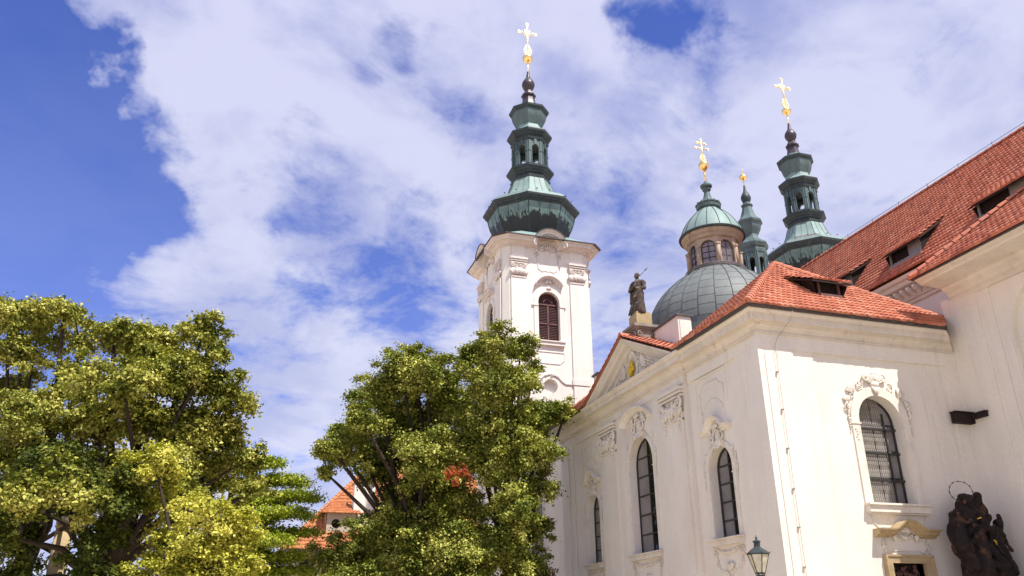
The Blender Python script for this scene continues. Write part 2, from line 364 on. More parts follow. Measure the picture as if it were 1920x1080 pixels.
def capital(mb, fr, a0, a1, z0, z1, rng, drops=0., d=.12):
    wd = a1-a0; h = z1-z0; c = (a0+a1)/2
    for i, (q0, q1, o) in enumerate([(.90, 1.0, .16), (.80, .88, .11), (.70, .76, .07)]):
        fbox(mb, fr, a0-.05*wd-o*.4, a1+.05*wd+o*.4, z0+h*q0, z0+h*q1, 0, d+o)
    zt = z0+h*.66; r = wd*.17
    for s in (-1, 1):
        volute(mb, fr, c+s*wd*.40, zt-r*.7, r, s, 1, d+.06, 1.5, .24)
        volute(mb, fr, c+s*wd*.17, zt-r*.9, r*.7, -s, 1, d+.05, 1.3, .24)
        fan(mb, fr, c+s*wd*.33, z0+h*.02, h*.40, 5, .6, d+.02, .2)
    fan(mb, fr, c, z0+h*.02, h*.45, 5, .55, d+.03, .2)
    garland(mb, fr, a0+.06*wd, a1-.06*wd, zt-.05*h, h*.22, wd*.055, rng, 10, d+.08)
    fbox(mb, fr, a0, a1, z0-.035*h, z0+.02*h, 0, d+.05)
    if drops:
        for s in (-1, 1): drop(mb, fr, c+s*wd*.36, z0+h*.3, drops, wd*.055, rng, d+.03)

# ------------------------------------------------------------------ tile roof
def tiles(name, material, polys, parent, W_=.21, R_=.34, amp=.055, lift=.05, seg=4):
    bmall = bmesh.new(); uvl = bmall.loops.layers.uv.new('UVMap')
    o = Vector((0, 0, 0)); p = parent
    while p is not None: o += p.location; p = p.parent
    for pi, poly in enumerate(polys):
        P = [Vector(q) for q in poly]; u = (P[1]-P[0]).normalized()
        nrm = Vector((0, 0, 0))
        for i in range(1, len(P)-1): nrm += (P[i]-P[0]).cross(P[i+1]-P[0])
        nrm.normalize()
        if nrm.z < 0: nrm = -nrm
        v = nrm.cross(u)
        if v.z < 0: v = -v
        us = [(q-P[0]).dot(u) for q in P]; vs_ = [(q-P[0]).dot(v) for q in P]
        u0, u1, v1 = min(us)-.1, max(us)+.1, max(vs_)
        nu = int(math.ceil((u1-u0)/W_))*seg; nr = int(math.ceil(v1/R_))+1
        bm = bmesh.new(); uvb = bm.loops.layers.uv.new('UVMap')
        rg = random.Random(pi*77+5)
        for j in range(nr):
            va, vb = j*R_-.02, (j+1)*R_
            off = 0
            rows = []
            jit = [rg.uniform(-.012, .012) for _ in range(nu//seg+2)]
            for (vv, hh) in ((va, lift-.05), (va, lift), (vb, 0.004)):
                row = []
                for i in range(nu+1):
                    x = u0+i*W_/seg; k = (i % seg)/seg
                    h = amp*(.5+.5*math.cos(2*PI*k))**.8
                    jj = jit[i//seg]
                    if hh == lift-.05: h *= .0
                    row.append(bm.verts.new(P[0]+u*x+v*(vv+jj)+nrm*(h+hh)))
                rows.append(row)
            for i in range(nu):
                for a in (0, 1):
                    f = bm.faces.new((rows[a][i], rows[a][i+1], rows[a+1][i+1], rows[a+1][i]))
                    f.smooth = (a == 1)
                    t0 = (i+.3+seg/2)/seg; t1 = (i+.7+seg/2)/seg
                    for lp, q in zip(f.loops, ((t0, j+.2), (t1, j+.2), (t1, j+.8), (t0, j+.8))): lp[uvb].uv = (q[0]+pi*300, q[1]+pi*50)
        cen = sum(P, Vector((0, 0, 0)))/len(P)
        for i in range(len(P)):
            a, b = P[i], P[(i+1) % len(P)]
            e = (b-a)
            if e.length < 1e-5: continue
            if i == 0: continue
            pn = e.normalized().cross(nrm)
            if pn.dot(cen-a) > 0: pn = -pn
            bmesh.ops.bisect_plane(bm, geom=bm.verts[:]+bm.edges[:]+bm.faces[:], plane_co=a, plane_no=pn, clear_outer=True)
        tmp = bpy.data.meshes.new('tmp'); bm.to_mesh(tmp); bm.free(); bmall.from_mesh(tmp); bpy.data.meshes.remove(tmp)
        # solid boarding below the tiles
        vv = [bmall.verts.new(q-nrm*.03) for q in P]; bmall.faces.new(vv)
    for q in bmall.verts: q.co -= o
    me = bpy.data.meshes.new(name); bmall.to_mesh(me); bmall.free(); me.materials.append(material)
    ob = bpy.data.objects.new(name, me); COL.objects.link(ob); ob.parent = parent
    return ob
def ridge(mb, a, b, r=.13, L=.36):
    a, b = Vector(a), Vector(b); n = max(1, int((b-a).length/L)); t = (b-a).normalized()
    s = t.cross(Vector((0, 0, 1))).normalized(); up = s.cross(t)
    for i in range(n):
        p, q = a.lerp(b, i/n), a.lerp(b, (i+1.12)/n if i < n-1 else 1.); vs = []
        for (c, rr) in ((p, r*1.18), (q, r*.92)):
            for k in range(6): an = PI*k/5; vs.append(c+s*rr*math.cos(an)+up*(rr*math.sin(an)-.03))
        mb.add(vs, [(k, k+1, 7+k, 6+k) for k in range(5)] + [tuple(range(6))], False)

def window(parent, fr, c, w_, z0, zt, d, cols, rows, gm, bar=.035, rise=None, fm=None, split=None, name='window'):
    """arched window: the frame with bars is the part, its panes the sub-part"""
    mb = MB(); A = arch(c, w_, z0, zt, 14, rise); ry = rise if rise is not None else w_/2
    fsweep(mb, fr, A, [(-.02, d), (bar*1.3, d), (bar*1.3, d+.05), (-.02, d+.05)], closed=True)
    def top(a): q = max(0., 1-((a-c)/(w_/2))**2); return zt-ry+ry*math.sqrt(q)
    for i in range(1, cols):
        a = c-w_/2+w_*i/cols; fbox(mb, fr, a-bar/2, a+bar/2, z0, top(a), d, d+.045)
    for j in range(1, rows):
        z = z0+(zt-z0)*j/rows; q = 1. if z < zt-ry else math.sqrt(max(0, 1-((z-(zt-ry))/ry)**2))
        fbox(mb, fr, c-w_/2*q, c+w_/2*q, z-bar/2, z+bar/2, d, d+.04)
    f = mb.build(name, fm or M['iron'], parent)
    def pane(lo, hi, mt, dd):
        p = [(min(max(x, lo), hi), (z if (lo <= x <= hi) else min(z, top(min(max(x, lo), hi))))) for x, z in A]
        q = MB(); q.add([fr.p(x, z, dd) for x, z in p], [tuple(range(len(p)))]); q.build('pane', mt, f)
    if split:
        pane(c-w_/2, split[0], split[1], d+.012); pane(split[0], c+w_/2, split[2], d+.008)
    else: pane(c-w_/2, c+w_/2, gm, d+.01)
    return f
rng = random.Random(11)
# ================================================================== ground
mb = MB(); mb.add([(-900, -900, 0), (900, -900, 0), (900, 900, 0), (-900, 900, 0)], [(0, 1, 2, 3)])
g = mb.build('ground', M['ground']); g['kind'] = 'structure'

# ================================================================== chapel
CH = thing('chapel', 'cream baroque side chapel with triangular gable, arched windows and hipped red tile roof', 'chapel', (0, 0, 0))
mb = MB()
def field(fr, a0, a1, z0, z1, holes, d=0., depth=.4): sheet(mb, fr, [(a0, z0), (a1, z0), (a1, z1), (a0, z1)], holes, d, depth)
W1 = (13.5, 1.36, 4.4, 7.36); W2 = (8.38, 2.06, 4.4, 8.84); W3 = (2.88, 1.42, 4.4, 7.36); WF = (4.23, 1.66, 5.2, 8.64)
field(F1, 0, 4.5, 0, 10.45, [arch(*W3)]); field(F1, 12.3, 17, 0, 10.45, [arch(*W1)]); field(F1, 4.5, 12.3, 0, 10.45, [arch(*W2)], .12, .52)
for a in (4.5, 12.3): fbox(mb, F1, a-.002, a+.002, 0, 10.45, 0, .12)
field(F2, 0, 7.95, 0, 10.45, [arch(*WF), [(3.62, .02), (4.84, .02), (4.84, 3.46), (3.62, 3.46)]])
mb.box(7.6, 7.9, .3, 16.7, 0, 10.45); mb.add([(0, 17, 0), (8, 17, 0), (8, 17, 10.45), (0, 17, 10.45)], [(0, 1, 2, 3)])
# lesenes and frieze bands
fbox(mb, F2, -.10, 7.93, 9.9, 10.45, 0, .10)
fbox(mb, F2, -.10, 1.2, 0, 9.9, 0, .098); fbox(mb, F2, 1.2, 1.98, 0, 9.9, 0, .05)
fbox(mb, F2, 6.5, 7.26, 0, 9.9, 0, .05); fbox(mb, F2, 7.26, 7.95, 0, 9.9, 0, .098)
fbox(mb, F2, .12, .36, .0, 9.7, .098, .125)
fbox(mb, F1, 0, .87, 0, 9.95, 0, .098); fbox(mb, F1, .87, 1.32, 0, 9.95, 0, .05); fbox(mb, F1, 0, 4.4, 9.95, 10.45, 0, .075)
fbox(mb, F1, 16.1, 17.0, 0, 9.95, 0, .098); fbox(mb, F1, 15.6, 16.1, 0, 9.95, 0, .05); fbox(mb, F1, 12.4, 17, 9.95, 10.45, 0, .075)
for a0, a1 in ((4.75, 6.25), (10.55, 12.05)): fbox(mb, F1, a0, a1, 0, 9.0, .12, .19)
fbox(mb, F1, 4.5, 12.3, 10.02, 10.45, .12, .17)
# raised panels over the side windows
for c in (2.98, 13.75):
    fsweep(mb, F1, [(c-1.0, 8.75), (c-1.0, 9.9), (c+1.0, 9.9), (c+1.0, 8.75)][::-1], [(0, 0), (.06, 0), (.06, .045), (0, .045)])
    rtube(mb, F1, [(c-.72, 8.6), (c-.78, 9.35), (c-.55, 9.45), (c-.4, 9.62), (c+.4, 9.62), (c+.55, 9.45), (c+.78, 9.35), (c+.72, 8.6)], .022, .01)
    rtube(mb, F1, [(c+.72*math.cos(t*PI/10), 8.3+.72*math.sin(t*PI/10)) for t in range(11)], .018, .01)
mb.build('wall', M['plaster'], CH)
# cornice
mb = MB()
CP = [(8, 17), (0, 17), (0, 12.3), (-.12, 12.3), (-.12, 4.5), (0, 4.5), (0, 0), (7.93, 0)]
psweep(mb, CP, [(-.1, 10.30), (.09, 10.30), (.09, 10.37), (.16, 10.37), (.16, 10.42), (.12, 10.44), (.19, 10.54), (.29, 10.60), (.29, 10.66), (.35, 10.66), (.35, 10.70), (.47, 10.69), (.47, 10.86), (.51, 10.86), (.51, 10.90), (.60, 10.98), (.60, 11.02), (-.1, 11.02)], es=1.26)
mb.build('cornice', M['cornice'], CH)
mb = MB()
psweep(mb, [(-.62, 4.25), (-.62, -.62), (7.10, -.62)], [(-.03, 11.02), (.10, 11.02), (.12, 11.12), (-.03, 11.12)])
mb.build('gutter', M['gutter'], CH); mb = MB()
psweep(mb, [(-.62, 17.6), (-.62, 12.6)], [(-.03, 11.02), (.10, 11.02), (.12, 11.12), (-.03, 11.12)])
mb.build('gutter', M['gutter'], CH)
# pediment
mb = MB()
sheet(mb, F1, [(4.3, 10.98), (12.46, 10.98), (8.38, 12.88)], [], .13)
fsweep(mb, F1, [(4.12, 10.98), (8.38, 12.96), (12.64, 10.98)], [(0, .1), (0, .66), (-.09, .64), (-.13, .52), (-.25, .47), (-.28, .30), (-.40, .26), (-.44, .12)])
fsweep(mb, F1, [(5.9, 11.15), (8.38, 12.30), (10.86, 11.15)], [(0, .1), (0, .19), (-.07, .19), (-.07, .1)], closed=True)
pd = mb.build('pediment', M['cornice'], CH)
mb = MB()
cx_, cz_ = 8.45, 11.72
pts = [(cx_+.40*math.cos(t*PI/8)*(1.1 if t % 4 else 1), cz_+.50*math.sin(t*PI/8)) for t in range(17)]
rtube(mb, F1, pts, .055, .16)
for s in (-1, 1):
    volute(mb, F1, cx_+s*.42, cz_+.42, .2, s, 1, .16); volute(mb, F1, cx_+s*.46, cz_-.38, .18, s, -1, .16); volute(mb, F1, cx_+s*.62, cz_+.05, .16, -s, 1, .16)
    fan(mb, F1, cx_+s*.7, cz_-.1, .5, 6, .7, .15, .14, .15, s*1.1)
    for q in range(4): volute(mb, F1, cx_+s*(1.0+q*.36), cz_-.18-q*.09, .15-.02*q, s, 1 if q % 2 else -1, .15)
    scatter(mb, F1, cx_+s*.75, cx_+s*1.7, 11.22, 11.62, 16, .07, rng, .15)
fan(mb, F1, cx_, cz_+.45, .33, 7, 1.2, .16, .18)
fan(mb, F1, cx_, cz_-.62, .2, 5, 1.0, .16, .2, .1, PI)
mb.build('relief', M['stucco'], pd)
mb = MB()
for k in range(5):
    t = -.34+.17*k; L = .33 if k == 2 else .27
    tube(mb, [F1.p(cx_-.02+q*L*math.sin(t*1.3)*1.2, cz_+.0+q*L*math.cos(t), .24) for q in (0, .5, 1)], [.05, .055, .03], 6)
tube(mb, [F1.p(cx_+.1, cz_-.34, .24), F1.p(cx_, cz_-.1, .25), F1.p(cx_, cz_+.05, .25)], [.09, .10, .085], 7)
for s in (-1, 1): fan(mb, F1, cx_, cz_-.1, .24, 3, .35, .22, .3, .3, s*1.25)
mb.build('gilded_emblem', M['gold_leaf'], pd)

def hood(fr, pts, wproj=.26, h=.16, d0=0.):
    m_ = MB(); fsweep(m_, fr, pts, [(0, d0), (0, d0+wproj), (-h*.25, d0+wproj*.96), (-h*.45, d0+wproj*.62), (-h*.75, d0+wproj*.55), (-h, d0+wproj*.25), (-h*1.05, d0)]); return m_
def surround(m_, fr, c, w_, z0, zt, t=.16, d=.035, d0=0.):
    fsweep(m_, fr, arch(c, w_, z0, zt, 16)[1:]+[(c-w_/2, z0)], [(0, d0), (0, d0+d), (-t, d0+d), (-t, d0)])
# window ornament of the shaded front
for (c, w_, z0, zt), d0, big in ((W1, 0, 0), (W2, .12, 1), (W3, 0, 0)):
    window(CH, F1, c, w_, z0, zt, d0-.34, 2, 6 if big else 5, None, .055, split=(c+.04, M['glass_dark'], M['glass_grey']))  # grey half carries the sky's reflection in its pane colour
    m_ = MB(); surround(m_, F1, c, w_+.02, z0, zt+.01, .2, .04, d0)
    for s in (-1, 1):
        drop(m_, F1, c+s*(w_/2+.26), zt-w_/2+.3, .9, .055, rng, d0+.03); fbox(m_, F1, c+s*(w_/2+.12)-.14, c+s*(w_/2+.12)+.14, zt-w_/2-.28, zt-w_/2-.24, d0, d0+.06)
    top = zt+(.35 if not big else .45); s_ = 1.0 if not big else 1.25
    for s in (-1, 1):
        volute(m_, F1, c+s*.26*s_, top-.06, .17*s_, s, 1, d0+.06, 1.2, .22); volute(m_, F1, c+s*.40*s_, top-.34*s_, .13*s_, -s, -1, d0+.05, 1.2, .22)
        fan(m_, F1, c+s*.3*s_, top+.10, .26*s_, 4, .6, d0+.04, .2, .1, s*.9); drop(m_, F1, c+s*(w_/2+.12), top-.55, .3, .05, rng, d0+.03)
    rtube(m_, F1, [(c+.24*s_*math.cos(t*PI/7), top-.1+.30*s_*math.sin(t*PI/7)) for t in range(15)], .035, d0+.05)
    fan(m_, F1, c, top+.22*s_, .2*s_, 5, .9, d0+.06, .22)
    m_.build('window_surround', M['stucco'], CH)
    if big:
        hp = [(c-1.28, 9.46)] + [(c+1.28*math.cos(PI-t*PI/12*.9-.16), 9.40+.62*math.sin(PI-t*PI/12*.9-.16)) for t in range(13)] + [(c+1.28, 9.46)]
        hm = hood(F1, hp, .30, .2, .12)
    else:
        hp = [(c-.92, 7.98), (c-.62, 7.98), (c-.5, 8.03), (c-.36, 8.22), (c-.18, 8.36), (c, 8.40), (c+.18, 8.36), (c+.36, 8.22), (c+.5, 8.03), (c+.62, 7.98), (c+.92, 7.98)]
        hm = hood(F1, hp, .24, .16)
    hm.build('window_hood', M['stucco'], CH)
    m_ = MB(); a0, a1 = c-w_/2-.28, c+w_/2+.28
    fbox(m_, F1, a0, a1, z0-.05, z0-.004, d0, d0+.24); fbox(m_, F1, a0+.04, a1-.04, z0-.22, z0-.052, d0, d0+.17)
    for s in (-1, 1): volute(m_, F1, c+s*(w_/2+.08), z0-.42, .13, s, 1, d0+.04); drop(m_, F1, c+s*(w_/2+.05), z0-.5, .35, .05, rng, d0+.03)
    garland(m_, F1, c-w_/2, c+w_/2, z0-.30, .14, .055, rng, 12, d0+.04); fan(m_, F1, c, z0-.72, .28, 6, 1.1, d0+.03, .2, .2, PI)
    rtube(m_, F1, [(c-w_/2, z0-.6), (c-w_/2+.1, z0-.95), (c-.25, z0-1.0), (c, z0-1.2), (c+.25, z0-1.0), (c+w_/2-.1, z0-.95), (c+w_/2, z0-.6)], .028, d0+.01)
    m_.build('window_sill', M['cornice'], CH)
for a0, a1 in ((4.75, 6.25), (10.55, 12.05)):
    m_ = MB(); capital(m_, F1, a0, a1, 8.75, 9.92, rng, .75, .19); m_.build('pilaster_capital', M['stucco'], CH)
# sunlit front: window, shell ornament, sill, door
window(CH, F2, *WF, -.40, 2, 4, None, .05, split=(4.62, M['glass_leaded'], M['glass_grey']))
m_ = MB()
for j in range(26):
    z = 5.3+.128*j; q = .80 if z < 7.8 else .80*math.sqrt(max(0, 1-((z-7.8)/.84)**2))
    n_ = 15
    for i in range(n_):
        a = 3.50+.072*i
        if abs(a-4.23) < q-.05 and j % 3 != 2:
            tube(m_, [F2.p(a, z, -.33), F2.p(a+.035, z+.035, -.325), F2.p(a+.035, z+.085, -.33), F2.p(a+.072, z+.12, -.325)], .008, 3)
for i in range(15):
    a = 3.50+.072*i; q = math.sqrt(max(.02, 1-((a-4.23)/.83)**2)); fbox(m_, F2, a-.005, a+.005, 5.2, 7.8+.8*q, -.345, -.335)
gr = m_.build('window_grille', M['wire'], CH)
m_ = MB()
for z in (5.98, 6.84, 7.62):
    fbox(m_, F2, 3.42, 5.04, z-.035, z+.035, -.33, -.27)
    for a in (3.52, 4.62): blob(m_, F2.p(a, z, -.26), .07, 6, 4)
for a in (3.52, 4.62): fbox(m_, F2, a-.022, a+.022, 5.2, 8.15, -.335, -.285)
m_.build('grille_bar', M['iron'], gr)
m_ = MB(); surround(m_, F2, 4.23, 1.68, 5.2, 8.65, .30, .05)
for s in (-1, 1):
    fbox(m_, F2, 4.23+s*1.0-.19, 4.23+s*1.0+.19, 7.66, 7.71, 0, .075)
    volute(m_, F2, 4.23+s*.58, 8.94, .17, s, 1, .03, 1.3, .16); volute(m_, F2, 4.23+s*.98, 8.62, .13, -s, 1, .03, 1.2, .18)
    fan(m_, F2, 4.23+s*.85, 8.62, .36, 5, .5, .02, .12, .2, s*.6); fan(m_, F2, 4.23+s*1.13, 8.30, .28, 4, .5, .02, .14, .1, s*.3)
    drop(m_, F2, 4.23+s*1.2, 8.3, .9, .055, rng); drop(m_, F2, 4.23+s*1.02, 7.5, .5, .05, rng)
    volute(m_, F2, 4.23+s*.33, 9.22, .15, s, 1, .08, 1.1, .25); volute(m_, F2, 4.23+s*1.22, 8.2, .12, s, -1, .05)
fan(m_, F2, 4.23, 9.0, .42, 9, 1.15, .04, .13, .25); blob(m_, F2.p(4.23, 9.02, .05), (.2, .1, .12)); fan(m_, F2, 4.23, 8.62, .36, 7, .42, .06, .10, .1)
rtube(m_, F2, [(4.23+.30*math.cos(t*PI/8), 9.12+.30*math.sin(t*PI/8)) for t in range(9)], .04, .06)
m_.build('window_surround', M['stucco'], CH)
m_ = MB(); fbox(m_, F2, 3.06, 5.46, 5.135, 5.196, 0, .26); fbox(m_, F2, 3.10, 5.42, 4.93, 5.132, 0, .19); fbox(m_, F2, 3.14, 5.38, 4.88, 4.928, 0, .12)
rtube(m_, F2, [(3.2, 4.86), (3.3, 4.6), (3.5, 4.45), (4.95, 4.45), (5.15, 4.6), (5.25, 4.86)], .02, .01); m_.build('window_sill', M['stucco'], CH)
c = 4.33; hp = [(c-1.12, 4.44), (c-.62, 4.44), (c-.50, 4.47), (c-.38, 4.56), (c-.22, 4.66), (c, 4.71), (c+.22, 4.66), (c+.38, 4.56), (c+.50, 4.47), (c+.62, 4.44), (c+1.12, 4.44)]
m_ = MB(); fsweep(m_, F2, hp, [(0, 0), (0, .42), (-.05, .41), (-.08, .30), (-.15, .27), (-.19, .14), (-.23, .12), (-.24, 0)]); m_.build('door_hood', M['sandstone'], CH)
m_ = MB()
for s in (-1, 1):
    volute(m_, F2, c+s*.78, 4.02, .12, s, 1, .06); drop(m_, F2, c+s*.82, 3.95, .28, .04, rng); volute(m_, F2, c+s*.2, 4.42, .1, s, 1, .1); fan(m_, F2, c+s*.3, 4.25, .2, 4, .5, .06, .2, .1, s*2)
fan(m_, F2, c, 4.32, .2, 5, 1., .1, .2); garland(m_, F2, c-.3, c+.3, 4.32, .12, .045, rng, 8, .08)
rtube(m_, F2, [(c-.9, 3.95), (c-.62, 3.75), (c-.5, 3.82), (c+.5, 3.82), (c+.62, 3.75), (c+.9, 3.95)], .02, .01)
m_.build('door_relief', M['stucco'], CH)
m_ = MB(); sheet(m_, F2, [(3.39, .02), (5.17, .02), (5.17, 3.70), (3.39, 3.70)], [[(3.62, .03), (4.84, .03), (4.84, 3.46), (3.62, 3.46)]], .14, .5)
fsweep(m_, F2, [(3.39, .02), (3.39, 3.70), (5.17, 3.70), (5.17, .02)], [(0, 0), (0, .17), (-.06, .17), (-.06, .0)])
m_.build('door_frame', M['sandstone'], CH)
m_ = MB(); fbox(m_, F2, 3.62, 4.84, .02, 3.46, -.30, -.24)
for a in (3.68, 4.26):
    for z in (.3, 1.2, 2.1): fbox(m_, F2, a, a+.50, z, z+.75, -.24, -.21)
dr = m_.build('door', M['darkwood'], CH)
m_ = MB(); scatter(m_, F2, 3.7, 4.75, 3.0, 3.38, 34, .06, rng, -.18); m_.build('door_carving', M['louvre_frame'], dr)
# roof
A = (4.2, 4.1, 15.1); e = 11.10; L = 16.8
rf = tiles('roof', M['tile'], [
    [(-.72, -.72, e), (7.04, -.72, e), (7.93, 0.05, e+.8505*.77), A],
    [(-.72, 4.12, e), (-.72, -.72, e), A], [(8.6, -.7, e), (8.6, 4.1, e), A],
    [(-.72, L+.72, e), (-.72, L-4.1, e), (4.2, L-4.1, 15.1)], [(8.6, L+.72, e), (-.72, L+.72, e), (4.2, L-4.1, 15.1)],
    [(-.72, 4.1, e-.02), (1.5, 4.1, e-.02), (1.5, 8.38, 13.06), (-.72, 8.38, 13.06)], [(1.5, 12.68, e-.02), (-.72, 12.68, e-.02), (-.72, 8.38, 13.06), (1.5, 8.38, 13.06)],
], CH)
for q0, q1 in (((-.70, -.70, e+.06), (4.2, 4.1, 15.18)), ((7.9, .1, 11.78), (4.2, 4.1, 15.18)), ((-.72, 8.38, 13.10), (.1, 8.38, 13.10)), ((-.7, 17.5, e+.05), (4.2, L-4.1, 15.16))):
    mb = MB(); ridge(mb, q0, q1); mb.build('ridge_tiles', M['tile'], rf)
mb = MB(); mb.box(0, 8, .1, 16.9, 10.9, 11.0)
mb.add([(-.6, 4.15, 11), (8.5, 4.15, 11), (4.2, 4.15, 15.0)], [(0, 1, 2)]); mb.add([(-.6, 12.65, 11), (8.5, 12.65, 11), (4.2, 12.65, 15.0)], [(0, 1, 2)])
mb.build('gable_wall', M['plaster'], CH)

def dormer(parent, o, e_, h, z0, mslope, c, w_, inset, H, top_inset, over=.3, mt=None, open_w=None, flare=.6, grey=False):
    """o: point under the eave, e_: eave direction, h: horizontal direction into the roof"""
    o, e_, h = Vector(o), Vector(e_), Vector(h)
    def P(a, i, z): return o+e_*a+h*i+Vector((0, 0, z))
    zf = z0+mslope*inset+H; zb = z0+mslope*top_inset+.05; ms = (zb-zf)/(top_inset-inset)
    fi = inset-over; zo = zf-ms*over; w2 = w_/2+flare
    r = tiles('dormer', mt, [[P(c-w2, fi, zo), P(c+w2, fi, zo), P(c+w2*.96, top_inset, zb), P(c-w2*.96, top_inset, zb)]], parent)
    m_ = MB()
    m_.hexa([P(c-w2, fi, zo-.10), P(c+w2, fi, zo-.10), P(c+w2*.96, top_inset, zb-.14), P(c-w2*.96, top_inset, zb-.14), P(c-w2, fi, zo-.04), P(c+w2, fi, zo-.04), P(c+w2*.96, top_inset, zb-.06), P(c-w2*.96, top_inset, zb-.06)])
    zs = z0+mslope*inset
    for s in (-1, 1):   # cheeks
        a = c+s*w_/2
        m_.add([P(a, inset, zs-.1), P(a, inset, zf-.05), P(a, top_inset, zb-.1), P(c+s*(w2-.1), inset-over+.1, zo-.08)], [(0, 1, 2), (0, 3, 2)])
    m_.add([P(c-w_/2, inset+.1, zs-.1), P(c+w_/2, inset+.1, zs-.1), P(c+w_/2, inset+.1, zf+.05), P(c-w_/2, inset+.1, zf+.05)], [(0, 1, 2, 3)])  # dark sheet just behind the opening, standing for its unlit interior
    m_.build('dormer_boarding_shade', M['darkwood'], r)
    m_ = MB(); ow = open_w or w_
    for a in (c-ow/2, c+ow/2-.07): m_.hexa([P(a, inset-.04, zs-.1), P(a+.07, inset-.04, zs-.1), P(a+.07, inset+.04, zs-.1), P(a, inset+.04, zs-.1), P(a, inset-.04, zf-.08), P(a+.07, inset-.04, zf-.08), P(a+.07, inset+.04, zf-.08), P(a, inset+.04, zf-.08)])
    m_.hexa([P(c-ow/2, inset-.12, zs-.12), P(c+ow/2, inset-.12, zs-.12), P(c+ow/2, inset+.04, zs-.12), P(c-ow/2, inset+.04, zs-.12), P(c-ow/2, inset-.12, zs+.05), P(c+ow/2, inset-.12, zs+.05), P(c+ow/2, inset+.04, zs+.05), P(c-ow/2, inset+.04, zs+.05)])
    m_.build('dormer_frame', M['zinc'] if grey else M['louvre_frame'], r)
    if grey:
        m_ = MB(); m_.add([P(c-ow/2+.07, inset, zs), P(c-ow*.08, inset, zs), P(c-ow*.08, inset, zf-.08), P(c-ow/2+.07, inset, zf-.08)], [(0, 1, 2, 3)]); m_.build('shutter', M['zinc'], r)
    return r
dormer(CH, (0, 0, 0), (1, 0, 0), (0, 1, 0), e+.8505*.72, .8505, 3.80, 1.0, .82, .62, 2.25, .25, M['tile'], .9, .32)

# ================================================================== dome on the chapel
DX, DY = 4.38, 8.5
DM = thing('lantern_dome', 'grey lead dome with glazed stone lantern, green copper cap and gilded double cross', 'dome', (DX, DY, 11))
mb = MB(); lathe(mb, DX, DY, [(3.27, 11.0), (3.28, 13.3), (3.3, 13.5)], 72, 0); mb.build('drum', M['lead'], DM)
DP = curve([(3.28, 13.5), (3.24, 14.0), (3.08, 14.62), (2.72, 15.25), (2.15, 15.86), (1.65, 16.24), (1.3, 16.5)], 5)
mb = MB(); lathe(mb, DX, DY, DP, 72, 0, True); ds = mb.build('dome_shell', M['lead'], DM)
mb = MB()
for k in range(28):
    a = 2*PI*k/28+.05; tube(mb, [(DX+(r+.012)*math.cos(a), DY+(r+.012)*math.sin(a), z+.01) for r, z in DP], .012, 4)
    for j, z in enumerate((13.9, 14.3, 14.72, 15.15, 15.58, 15.98, 16.3)):
        zq = z+(.12 if k % 2 else 0)
        r = np.interp(zq, [p[1] for p in DP], [p[0] for p in DP]); a2 = a+2*PI/28
        tube(mb, [(DX+(r+.004)*math.cos(a+(a2-a)*t/3), DY+(r+.004)*math.sin(a+(a2-a)*t/3), zq) for t in range(4)], .006, 3)
mb.build('seam', M['seam'], ds)
mb = MB(); lathe(mb, DX, DY, [(1.25, 16.46), (1.36, 16.50), (1.38, 16.62), (1.28, 16.68), (1.1, 16.7)], 40, 0); mb.build('base_ring', M['copper_red'], DM)
lm = MB(); lanR = 1.17
for k in range(8):
    th = k*PI/4; n = Vector((math.cos(th), math.sin(th), 0)); fr = Fr(Vector((DX, DY, 0))+n*(lanR*math.cos(PI/8)), (-n.y, n.x, 0), n)
    hw = lanR*math.sin(PI/8)
    sheet(lm, fr, [(-hw, 16.6), (hw, 16.6), (hw, 18.05), (-hw, 18.05)], [arch(0, .66, 16.74, 17.84, 12)], 0, .14)
    fsweep(lm, fr, arch(0, .68, 16.7, 17.85, 12)[1:]+[(-.34, 16.7)], [(0, 0), (0, .05), (-.06, .05), (-.06, 0)])
    v = Vector((DX+(lanR+.02)*math.cos(th+PI/8), DY+(lanR+.02)*math.sin(th+PI/8), 0))
    tube(lm, [v+Vector((0, 0, 16.68)), v+Vector((0, 0, 17.52))], .085, 6); tube(lm, [v+Vector((0, 0, 17.52)), v+Vector((0, 0, 17.60))], [.10, .13], 6)
lathe(lm, DX, DY, [(1.18, 17.98), (1.24, 18.02), (1.26, 18.12), (1.36, 18.18), (1.40, 18.32), (1.42, 18.36), (.6, 18.38)], 40, 0, False)
ln = lm.build('lantern', M['drumstone'], DM)
for k in range(8):
    th = k*PI/4; n = Vector((math.cos(th), math.sin(th), 0)); fr = Fr(Vector((DX, DY, 0))+n*(lanR*math.cos(PI/8)), (-n.y, n.x, 0), n)
    if k in (6,):
        f = window(ln, fr, 0, .66, 16.74, 17.84, -.10, 2, 3, M['glass_violet'], .02, name='lantern_window')
    else: f = window(ln, fr, 0, .66, 16.74, 17.84, -.10, 2, 4, M['glass_violet'], .025, name='lantern_window')
th = 6*PI/4; n = Vector((math.cos(th), math.sin(th), 0)); fr = Fr(Vector((DX, DY, 0))+n*(lanR*math.cos(PI/8)), (-n.y, n.x, 0), n)
m_ = MB()
for j in range(18):
    for i in range(10):
        a = -.29+.06*i; z = 16.78+.058*j; q = .32 if z < 17.5 else .32*math.sqrt(max(0, 1-((z-17.5)/.33)**2))
        if abs(a) < q: tube(m_, [fr.p(a, z, -.05), fr.p(a+.03, z+.03, -.05), fr.p(a+.06, z, -.05)], .006, 3)
m_.build('lantern_mesh', M['wire'], DM)
CPf = curve([(1.45, 18.40), (1.36, 18.66), (1.18, 19.02), (.88, 19.42), (.62, 19.68), (.45, 19.85)], 5)
mb = MB(); lathe(mb, DX, DY, CPf, 48, 0, True); cap = mb.build('lantern_roof', M['copper_light'], DM)
